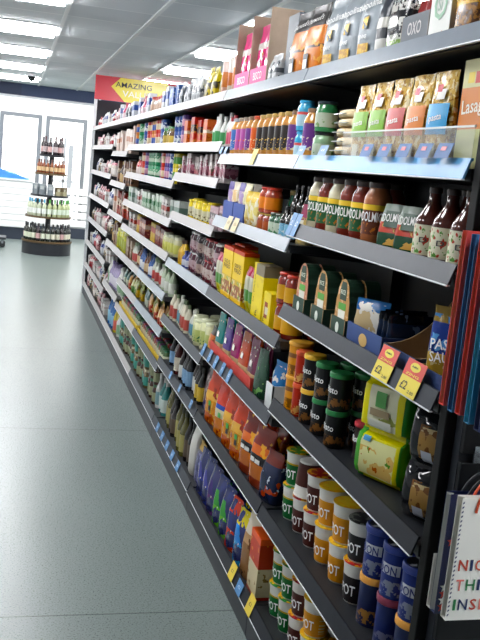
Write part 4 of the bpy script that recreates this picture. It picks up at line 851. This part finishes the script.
# ---- sixth bay: tall goods on widely spaced shelves
tpk = mc('tall pale pink carton', [(.5, '#e9d3c6'), (.7, '#c98a6a'), (1, '#efe2d9')], None, .10, .07, .24, 15); brc = mc('tall brown carton', [(.5, '#9a7256'), (.7, '#dfcbb4'), (1, '#7a5440')], '#4a3428', .09, .07, .24, 16); rbc = mc('tall red and cream carton', [(.4, '#b84a3a'), (.7, '#e9dac4'), (1, '#a03a30')], '#6a3a2a', .09, .07, .23, 17)
ybt = mj('tall yellow green jar', '#c9c83a', '#a8b03a', '#dcdc8a', .09, .22); lil = mbt('lilac bottle', '#a89ac0', '#e3ddea', '#6a5a8a', .085, .27); wht = mbt('white bottle with green label', '#e6e6df', '#8ab08a', '#dfe2dc', .085, .27); blt = mbt('bright blue bottle', '#2a6ab0', '#8ac0e0', '#e6e6e6', .08, .3); ygr = mbt('yellow bottle', '#c9b52a', '#d9604a', '#3a8a4a', .08, .29)
run(5, 0, [(wp, 3), (gp_, 3), (pbt, 2), (wp, 2)])
run(5, 1, [(tpk, 4), (mc('pale pink carton', [(1, '#e6cfc4')], None, .09, .07, .22, 18), 4), (tpk, 3)])
run(5, 2, [(brc, 5), (mbt('dark beer bottle', '#4a2f1f', '#c9a86a', '#b8963a', .065, .23), 5), (brc, 2)])
run(5, 3, [(rbc, 4), (brc, 2), (rbc, 2), (tpk, 3)])
run(5, 4, [(ybt, 6, dict(deep=1)), (brc, 3), (mbt('dark beer bottle', '#4a2f1f', '#c9a86a', '#b8963a', .065, .23), 3)])
run(5, 5, [(wht, 5), (lil, 5), (wht, 2)])
run(5, 6, [(wht, 2), (ygr, 3), (blt, 4), (wht, 2)])
# ---- the last two bays, in the glare of the shopfront
wtr = mc('white carton with small print', [(.6, '#e6e2de'), (.75, '#c9b8b4'), (1, '#efedea')], None, .12, .08, .13, 19); pst = mg('pink and white packet', [(.5, '#d9a8a8'), (.75, '#f0e9e6'), (1, '#c98a92')], '#7a4a52', .11, .07, .17, 74); rdp = mg('red and white packet', [(.5, '#b8343f'), (.75, '#efe4e0'), (1, '#c24a52')], None, .11, .07, .15, 75)
bwp = mg('white and blue packet', [(.5, '#dfe2e6'), (.75, '#3a4a8a'), (1, '#e9ebee')], None, .11, .07, .18, 76); bkp = mg('black and white packet', [(.5, '#2f2c2e'), (.75, '#dfdcd8'), (1, '#3a3436')], '#c9a86a', .11, .07, .17, 77); ppl = mj('pale jar with pink lid', '#e3d3c9', '#efe6df', '#d98a9a', .075, .14)
sets = [[(pst, 3), (rdp, 2), (bwp, 2), (wtr, 3)], [(wtr, 3), (rdp, 4), (wtr, 2)], [(ppl, 4), (bkp, 3), (pst, 4)], [(bwp, 4), (wtr, 2), (rdp, 3)], [(bkp, 3), (pst, 3), (ppl, 4)], [(wtr, 2), (bkp, 3), (bwp, 3)], [(pst, 3), (bkp, 2), (bwp, 2), (ppl, 3)], [(wtr, 3), (pst, 4), (bkp, 2)]]
for b in (6, 7):
    for i in range(8): run(b, i, sets[(i+(b-6)*3) % 8])
# ================================================================== price tickets on the rails
def ticket(bay, i, y, kind, label, w=.062, h=.09, up=.0, lean=None):
    """a card clipped to a sloped rail; its foot at the rail's lower edge"""
    zb = SHELF[bay][i]; a = math.atan2(.016, LIP)
    t = thing('price_ticket', label, 'price ticket', (XF-.0035, y, zb+.001+up), radians(-90), None)
    t.rotation_euler = (0, 0, radians(-90))
    tilt = lambda x, z: (x, z*sin(a)*.98-.0008, z*cos(a))
    def card(nm, x0, x1, z0, z1, m, off=0.):
        bm = bmesh.new()
        c = [(x0, z0), (x1, z0), (x1, z1), (x0, z1)]
        f = [bm.verts.new((x, z*sin(a)-.0010-off, z*cos(a))) for x, z in c]; b = [bm.verts.new((x, z*sin(a)-.0004-off, z*cos(a))) for x, z in c]
        for q in [f, b[::-1]]+[[f[k], b[k], b[(k+1) % 4], f[(k+1) % 4]] for k in range(4)]: bm.faces.new(q)
        return finish(bm, nm, m)
    mp = lambda ox, oz, off=.0016: (lambda x, z: (x+ox, (z+oz)*sin(a)-off-.0004, (z+oz)*cos(a)))
    if kind == 'offer':
        obj('card', card('card', -w/2, w/2, 0, h, mat('#e3cd3a', .4)), t)
        obj('red_header', card('header', -w/2, w/2, h*.52, h, mat('#d23a2c', .4), .0007), t)
        bm = bmesh.new(); vs_ = [bm.verts.new((w*.26*cos(k*pi/10), (h*.82+h*.13*sin(k*pi/10))*sin(a)-.0022, (h*.82+h*.13*sin(k*pi/10))*cos(a))) for k in range(20)]; bm.faces.new(vs_)
        obj('yellow_badge', finish(bm, 'badge', mat('#e6d23c', .4)), t)
        obj('badge_lettering', text_mesh('AMA', mat('#1c1a18', .5), w*.34, h*.06, mp(0, h*.83, .0026)), t)
        obj('offer_lettering', text_mesh('ZING', mat('#e9d84a', .5), w*.7, h*.07, mp(0, h*.60, .0024)), t)
        obj('price_lettering', text_mesh('£2', mat('#1c1a18', .5), w*.34, h*.24, mp(-w*.2, h*.26)), t)
        obj('small_print', text_mesh('2.00', mat('#3a3418', .5), w*.3, h*.09, mp(w*.24, h*.14)), t)
    elif kind == 'blue':
        obj('card', card('card', -w/2, w/2, 0, h, mat('#4b82b4', .45)), t)
        obj('print', text_mesh('£2', mat('#cfe0f0', .5), w*.4, h*.22, mp(0, h*.55)), t)
    elif kind == 'pasta':
        obj('card', card('card', -w/2, w/2, 0, h, mat('#0a5596', .5)), t)
        obj('red_logo', card('logo', -w*.2, w*.14, h*.50, h*.78, mat('#c23a48', .4), .0007), t)
    else:
        obj('card', card('card', -w/2, w/2, 0, h, mat('#d9c79a' if kind == 'cream' else '#dcc23a', .45)), t)
        obj('print', text_mesh('£1', mat('#5a4a2a', .5), w*.35, h*.22, mp(0, h*.55)), t)
    return t
ticket(0, 3, 2.11, 'offer', 'yellow and red offer ticket under the big blue card tray', .105, .09); ticket(0, 3, 1.95, 'offer', 'yellow and red offer ticket under the gold sauce pouch', .105, .09)
for k, y in enumerate((2.14, 2.27, 2.40, 2.53, 2.72)): pass
for k, y in enumerate((1.925, 2.03, 2.15, 2.275, 2.40)):
    ticket(0, 1, y, 'pasta', f'{ORD[k+1]} blue ticket from near end, above the pasta rail, red mark', .075, .038, LIP-.004)
for k, y in enumerate((2.77, 3.0)): ticket(0, 1, y, 'blue', f'blue ticket under the tortilla stack, {["nearer","farther"][k]} one of two', .075, .036, LIP-.004)
for k, y in enumerate((2.99, 3.045)): ticket(0, 2, y, 'blue', f'blue ticket under the burgundy jar, {["nearer","farther"][k]} of the pair', .05, .085, 0)
for k, y in enumerate((4.16, 4.255)): ticket(1, 1, y, 'blue', f'small blue ticket at the far end of the amber jars, {["nearer","farther"][k]} of two', .05, .035, LIP-.004)
ticket(1, 1, 3.66, 'yellow', 'yellow ticket hanging under the black label amber jars', .075, .07, 0)
for k, y in enumerate((3.86, 3.98)): ticket(1, 2, y, 'cream', f'cream ticket under the blue sachet trays, {["nearer","farther"][k]} of two', .085, .065, 0)
for k, y in enumerate((3.70, 3.83, 3.97, 4.10, 4.25)): ticket(1, 4, y, 'blue', f'{ORD[k+1]} blue ticket from near end, under the red pouch tray', .05, .062, 0)
ticket(0, 6, 3.04, 'yellow', 'yellow ticket on the bottom rail under the noodle pots', .07, .075, 0); ticket(1, 6, 3.33, 'yellow', 'yellow ticket on the bottom rail under the tan bag', .07, .07, 0)
ticket(1, 6, 3.20, 'blue', 'blue ticket on the bottom rail under the cream box', .07, .055, .0)
for k, y in enumerate((4.62, 4.80, 4.98, 5.16, 5.34)): ticket(2, 7, y, 'blue', f'{ORD[k+1]} blue ticket from near end, bottom rail under the oil bottles', .07, .055, 0)
for k, y in enumerate((4.42, 4.75, 5.05)): ticket(2, 6, y, 'blue', f'{ORD[k+1]} pale blue ticket from near end, under the dark bottles', .05, .045, .02)
# clear fence in front of the pasta
fm = mat('#eef2f2', .05, alpha=.16)
t = thing('shelf_fence', 'clear plastic fence with silver edge in front of the pasta', 'shelf fence', (0, 0, top_of(0, 1)))
obj('clear_panel', box_mesh('panel', (.9905, .9925, 1.83, 2.66, .0005, .092), fm), t)
obj('silver_edge', box_mesh('edge', (.9895, .9935, 1.83, 2.66, .0922, .097), mat('#dfe2df', .25)), t)
# ================================================================== gift bags on the slatted end
def gift_bag(label, x0, y, z0, w, h, d, body, side, group=None, deco=None, handle='#8a8a8a', rz=0.):
    t = thing('gift_bag', label, 'gift bag', (x0+w/2, y, z0), rz, group)
    bm = bmesh.new()
    for (a, b) in ((-d/2, -d/2+.0015), (d/2-.0015, d/2)): add_box(bm, -w/2, w/2, a, b, 0, h)
    add_box(bm, -w/2, w/2, -d/2+.0015, d/2-.0015, 0, .0015)
    obj('bag_body', finish(bm, 'body', mat(body, .35, vary=.03, vscale=8)), t)
    for sx in (-1, 1):
        bm = bmesh.new(); x = sx*w/2
        v = [[bm.verts.new((x-sx*ins, yy, z)) for z in (.0016, h-.001)] for yy, ins in ((-d/2+.0016, 0), (0, .012), (d/2-.0016, 0))]
        for k in range(2): bm.faces.new((v[k][0], v[k+1][0], v[k+1][1], v[k][1]))
        bmesh.ops.solidify(bm, geom=bm.faces[:], thickness=.0012)
        obj('side_gusset', finish(bm, 'gusset', mat(side, .35)), t)
    for yy in (-d/2-.002, d/2+.002):
        cu = bmesh.new(); n = 14; pts = [Vector((-w*.33*cos(pi*k/n), yy, h-.03+(.075)*sin(pi*k/n))) for k in range(n+1)]
        ring0 = None
        for k, pnt in enumerate(pts):
            tn = (pts[min(n, k+1)]-pts[max(0, k-1)]).normalized(); nn = Vector((0, 1, 0)); bb = tn.cross(nn)
            ring = [cu.verts.new(pnt+(nn*cos(q*pi/3)+bb*sin(q*pi/3))*.0028) for q in range(6)]
            if ring0:
                for q in range(6): cu.faces.new((ring0[q], ring0[(q+1) % 6], ring[(q+1) % 6], ring[q]))
            ring0 = ring
        obj('cord_handle', finish(cu, 'cord', mat(handle, .6), smooth=True), t)
    if deco: deco(t, w, h, d)
    return t
def letters(t, w, h, d):
    cols = ['#b8402f', '#1f2f5c', '#c2503a', '#2f7a4a', '#d8766a']
    z = .125; y = -d/2-.0014
    for rowi, wd in enumerate(('NICE', 'THINGS', 'INSIDE')):
        x = -w*.5+.012
        for k, ch in enumerate(wd):
            cw = {'I': .0065, 'N': .0215, 'C': .0185, 'E': .016, 'T': .018, 'H': .021, 'G': .020, 'S': .016, 'D': .020}[ch]
            hexc = [['#b8402f', '#1f2f5c', '#c2503a', '#2f7a4a'], ['#d8766a', '#2f7a4a', '#1f2f5c', '#b8402f', '#d8766a', '#2f7a4a'], ['#2f7a4a', '#1f2f5c', '#b8402f', '#d8766a', '#1f2f5c', '#2f7a4a']][rowi][k]
            obj('letter', text_mesh(ch, mat(hexc, .5), cw, .025, flat_map(y, x+cw/2, z)), t)
            x += cw+.0055
        z -= .0445
    for k in range(26):
        bm = bmesh.new(); zz = .01+k*(h-.012)/26
        vs_ = [bm.verts.new(p) for p in ((-w/2+.001, y, zz), (-w/2+.005, y, zz+.003), (-w/2+.005, y, zz+.007), (-w/2+.001, y, zz+.004))]; bm.faces.new(vs_)
        obj('edge_stripe', finish(bm, 'stripe', mat('#2a3560', .5), recalc=False), t)
def stars(t, w, h, d):
    rnd = random.Random(5)
    for k in range(16):
        cx, cz, rr = -w*.5+.012+rnd.random()*(w-.03) if k > 3 else -w/2+.016, h*(.06+.055*k) if k < 16 else 0, .013
        bm = bmesh.new(); vs_ = [bm.verts.new((cx+rr*(1 if q % 2 == 0 else .42)*sin(q*pi/5), -d/2-.0012, cz+rr*(1 if q % 2 == 0 else .42)*cos(q*pi/5))) for q in range(10)]
        bm.faces.new(vs_); obj('star', finish(bm, 'star', mat('#e6e6e2' if k % 2 else '#c2402f', .5), recalc=False), t)
zb_ = H-.452
G1 = 'gift bags hanging in a row'
for k, (y, body, side, lab, dz, dx) in enumerate([(1.685, '#d8443a', '#ee7a5e', 'red gift bag hung rearmost against the slatted panel', .0, 0), (1.648, '#2472aa', '#2a5a92', 'teal blue gift bag hung between two red ones', -.004, .002), (1.612, '#d33a36', '#e8523e', 'red gift bag hung between two teal ones', .0, .0),
                                              (1.575, '#2f86b4', '#3aa6c8', 'pale teal gift bag hung behind the navy one', -.008, .002), (1.536, '#1d2550', '#1f2b5c', 'navy gift bag hung in front of all the others', -.012, .004)]):
    gift_bag(lab, .922+dx, y, zb_+dz, .30, .378, .02, body, side, handle='#20242c')
t = thing('display_hook', 'metal hook carrying the hanging gift bags', 'hook', (0, 0, 0))
obj('hook_bar', box_mesh('bar', (1.076, 1.086, 1.44, 1.718, zb_+.411, zb_+.417), mat('#aab0b5', .25, metal=.8)), t)
obj('hook_plate', box_mesh('plate', (1.06, 1.10, 1.715, 1.7185, zb_+.40, zb_+.44), mat('#aab0b5', .25, metal=.8)), t)
zn = H-.890
gift_bag('white gift bag lettered NICE THINGS INSIDE', .934, 1.570, zn, .20, .272, .022, '#e9e8e2', '#dcdad2', None, letters, '#d2502a')
gift_bag('navy gift bag with stars behind the lettered one', .938, 1.625, zn-.014, .20, .274, .022, '#1d2550', '#d9d9d4', None, stars, '#20242c')
gift_bag('short white gift bag rearmost behind the starred one', .955, 1.672, zn-.03, .19, .125, .02, '#e3e2dc', '#dfddd6', None, None, '#20242c')
t = thing('display_hook', 'metal hook carrying the lettered gift bag', 'hook', (0, 0, 0))
obj('hook_bar', box_mesh('bar', (1.058, 1.068, 1.54, 1.718, zn+.306, zn+.312), mat('#aab0b5', .25, metal=.8)), t)
obj('hook_plate', box_mesh('plate', (1.04, 1.085, 1.715, 1.7185, zn+.295, zn+.335), mat('#aab0b5', .25, metal=.8)), t)
# ================================================================== overhead sign
t = thing('hanging_sign', 'red and yellow hanging sign lettered AMAZING VALUE', 'sign', (.892, 11.0, 2.468))
obj('sign_board', box_mesh('board', (0, 1.25, 0, .01, 0, .285), mat('#c9303f', .25)), t)
bm = bmesh.new(); prism_xz(bm, [(.19, .17), (.30, .281), (.86, .281), (.97, .17), (.86, .004), (.36, .004)], -.002, -.0005)
obj('yellow_shape', finish(bm, 'shape', mat('#e3cf3c', .25)), t)
obj('lettering', text_mesh('AMAZING', mat('#1c1a17', .4), .44, .062, flat_map(-.0034, .46, .20)), t)
obj('lettering', text_mesh('VALUE', mat('#efe9cf', .4), .34, .07, flat_map(-.0034, .50, .10)), t)
for x in (.15, 1.1): obj('hanging_wire', box_mesh('wire', (x, x+.003, .004, .007, .285, .34), mat('#c9ccd0', .3)), t)
# ================================================================== tiered wine stand
SX, SY = .648, 16.2
t = thing('wine_stand', 'black round tiered display stand full of wine bottles', 'display stand', (SX, SY, 0))
blk_ = mat('#1d1f26', .35); wood = mat('#5f4a2c', .45, vary=.1, vscale=12)
TZ = [.245, .675, 1.045, 1.425, 1.745]; TR = [.425, .385, .315, .262, .205]
obj('plinth', lathe_mesh('plinth', [(.43, 0), (.43, .205)], blk_, 48), t)
obj('centre_pole', lathe_mesh('pole', [(.045, .246), (.045, 1.72)], blk_, 16), t)
for k, (z, r) in enumerate(zip(TZ, TR)):
    s = obj('tier', lathe_mesh('tier', [(r*.35, z-.038), (r+.005, z-.030), (r+.012, z-.001), (r-.01, z)], blk_, 48), t)
    obj('tier_edge', lathe_mesh('edge', [(r+.0125, z-.03), (r+.0160, z-.03), (r+.0160, z+.006), (r+.0125, z+.006)], wood if k in (0, 1, 3) else blk_, 48, caps=False), s)
def wine(name, look, glassc, lab, foil, h=.30, d=.075):
    r = d/2
    return Proto(name, look, 'wine bottle', d, d, h, [('glass_body', lathe_mesh('body', [(r*.95, 0), (r, .004), (r, h*.58), (r*.9, h*.66), (r*.40, h*.76), (r*.37, h*.80)], mat(glassc, .12, coat=.4), 14)),
        ('label', lathe_mesh('label', [(r+.0008, h*.16), (r+.0008, h*.46)], mat(lab, .5), 14, caps=False)), ('foil', lathe_mesh('foil', [(r*.40, h*.8003), (r*.40, h-.002), (r*.36, h)], mat(foil, .3), 12))])
WT = []
def ring(tier, protos, n, rr, where, half=True, zo=.0005):
    a0, a1 = (-100, 100) if half else (-180, 180)
    for k in range(n):
        a = radians(a0+(a1-a0)*(k+.5)/n); p = protos(k, n)
        x, y = SX+rr*sin(a), SY-rr*cos(a)
        root = place(p, 0, 0, x, y, TZ[tier]+zo, 90+math.degrees(a)); PLACED.pop(); WT.append((root, p.look, where, k))
red_ = wine('wine_bottle', 'dark wine bottle with cream label', '#1f2420', '#dcd6c2', '#1f1d24'); red2 = wine('wine_bottle', 'dark wine bottle with pink label', '#2a1c20', '#c9a2a0', '#2a2028'); gr_ = wine('wine_bottle', 'dark green wine bottle with pale label', '#262c20', '#d9dcc6', '#1f2426')
w1 = wine('wine_bottle', 'clear wine bottle with blue foil', '#c9d0b4', '#e9ebe6', '#3a9ac0'); w2 = wine('wine_bottle', 'clear wine bottle with green foil', '#b9c290', '#dfe9d6', '#4a9a3a')
am = wine('wine_bottle', 'small amber bottle with brown label', '#8a4a2a', '#d9b88a', '#5a2a20', .235, .062); top_ = wine('wine_bottle', 'large dark bottle with silver label', '#2a2026', '#b9a8aa', '#4a2a30', .315, .085)
ring(0, lambda k, n: [gr_, gr_, red_, red_][min(3, 4*k//n)] if k % 5 else red2, 15, .375, 'lowest tier')
ring(0, lambda k, n: red_, 11, .27, 'lowest tier inner ring')
ring(1, lambda k, n: w1 if k < n*.42 else w2, 13, .335, 'second tier up')
ring(1, lambda k, n: gr_, 8, .22, 'second tier inner ring')
ring(3, lambda k, n: am, 11, .218, 'fourth tier up')
ring(4, lambda k, n: top_ if k % 2 else red2, 6, .16, 'topmost tier', zo=.0005)
bxa = minibox('gift_box', 'grey gift box', 'gift box', .10, .08, .19, [(.7, '#9aa2a8'), (1, '#b9c0c4')], None, '#dfe3e4', 20); bxb = minibox('gift_box', 'cream gift box', 'gift box', .075, .075, .15, [(.5, '#c9c2a0'), (1, '#8a7a62')], None, '#e6e2cc', 21)
ring(2, lambda k, n: bxa if k < n*.5 else bxb, 7, .262, 'third tier up')
cnt = {}
for root, look, where, k in WT: cnt.setdefault((look, where), []).append(root)
for (look, where), rs in cnt.items():
    for k, r in enumerate(rs):
        r['label'] = f'{ORD[k+1]} {look} around {where} of wine stand'; r['group'] = f'{look}, {where} of wine stand'
# ================================================================== white slatted counter by the doors
t = thing('slatted_counter', 'white slatted counter beside the shopfront doors', 'counter', (-.40, 18.35, 0))
wsl = mat('#eceeef', .4)
obj('carcass', box_mesh('carcass', (-.72, .80, .02, .6, .24, 1.17), wsl), t)
for k in range(7): obj('slat', box_mesh('slat', (-.72, .80, .0, .0195, .25+k*.13, .25+k*.13+.115), wsl, bev=.004), t)
obj('counter_base', box_mesh('base', (-.68, .76, .05, .58, 0, .2395), mat('#27303f', .5)), t)
obj('counter_top', box_mesh('top', (-.74, .82, -.02, .62, 1.1705, 1.20), mat('#dfe4e8', .3)), t)
t = thing('folded_cover', 'bright blue sheet draped on the white counter', 'cover', (-.40, 18.35, 1.2005))
bm = bmesh.new(); g = []
for i in range(15):
    g.append([])
    for j in range(9):
        x, y = -.70+1.42*i/14, .0+.58*j/8
        hgt = (.012+.40*max(0, (1-i/14))**.9)*(.55+.45*sin(j*.8+1))+.012*sin(i*1.7+j)
        g[-1].append((bm.verts.new((x, y, 0)), bm.verts.new((x, y, max(.004, hgt)))))
for i in range(14):
    for j in range(8):
        bm.faces.new((g[i][j][1], g[i+1][j][1], g[i+1][j+1][1], g[i][j+1][1])); bm.faces.new((g[i][j][0], g[i][j+1][0], g[i+1][j+1][0], g[i+1][j][0]))
for i in range(14):
    for j in (0, 8): bm.faces.new((g[i][j][0], g[i+1][j][0], g[i+1][j][1], g[i][j][1]))
for j in range(8):
    for i in (0, 14): bm.faces.new((g[i][j][0], g[i][j+1][0], g[i][j+1][1], g[i][j][1]))
obj('sheet', finish(bm, 'sheet', mat('#3f86d6', .45, vary=.15, vscale=6), smooth=True), t)
obj('sheet_hem', box_mesh('hem', (-.70, .72, -.006, -.0005, .0, .012), mat('#8ab4e6', .45)), t)
t = thing('trolley', 'dark low trolley on castors beside the wine stand', 'trolley', (-.42, 16.6, 0))
obj('platform', box_mesh('platform', (-.3, .36, 0, .45, .15, .19), mat('#2a3038', .4), bev=.008), t)
for x in (-.24, .30):
    for y in (.06, .39):
        cst = obj('castor', box_mesh('fork', (x-.018, x+.018, y-.02, y+.02, .075, .1495), mat('#8a9096', .3)), t)
        me = lathe_mesh('wheel', [(.045, -.012), (.05, -.008), (.05, .008), (.045, .012)], mat('#1d2024', .5), 16)
        me.transform(Matrix.Translation((x, y, .0505)) @ Matrix.Rotation(pi/2, 4, 'X'))
        obj('wheel', me, cst)
write_labels()
# ------------------------------------------------------------------ daylight and camera
w = bpy.data.worlds.new('daylight'); SC.world = w; w.use_nodes = True
bg = w.node_tree.nodes['Background']; bg.inputs['Color'].default_value = (1, .99, .965, 1); bg.inputs['Strength'].default_value = SKY
cam_d = bpy.data.cameras.new('camera'); cam = bpy.data.objects.new('camera', cam_d); COL.objects.link(cam); SC.camera = cam
cam_d.sensor_fit = 'VERTICAL'; cam_d.sensor_height = 24; cam_d.lens = 883.37*24/640; cam_d.clip_start = .02; cam_d.clip_end = 200
yaw, pit, rol = radians(15.095), radians(-9.4695), radians(5.740)
f = Vector((sin(yaw)*cos(pit), cos(yaw)*cos(pit), sin(pit))); r = Vector((cos(yaw), -sin(yaw), 0)); u = r.cross(f)
r2 = r*cos(rol)+u*sin(rol); u2 = -r*sin(rol)+u*cos(rol)
cam.matrix_world = Matrix(((r2.x, u2.x, -f.x, 0), (r2.y, u2.y, -f.y, 0), (r2.z, u2.z, -f.z, H), (0, 0, 0, 1)))
vs = SC.view_settings
SC.display_settings.display_device = 'sRGB'
vs.view_transform = 'Standard'; vs.look = 'None'; vs.gamma = 1; vs.use_curve_mapping = False; vs.exposure = EXPO
cy = SC.cycles
cy.use_denoising = True
try: cy.denoiser = 'OPENIMAGEDENOISE'
except Exception: pass
cy.max_bounces = 8; cy.diffuse_bounces = 4; cy.glossy_bounces = 3; cy.transmission_bounces = 6; cy.transparent_max_bounces = 8
cy.sample_clamp_indirect = 6; cy.caustics_reflective = False; cy.caustics_refractive = False
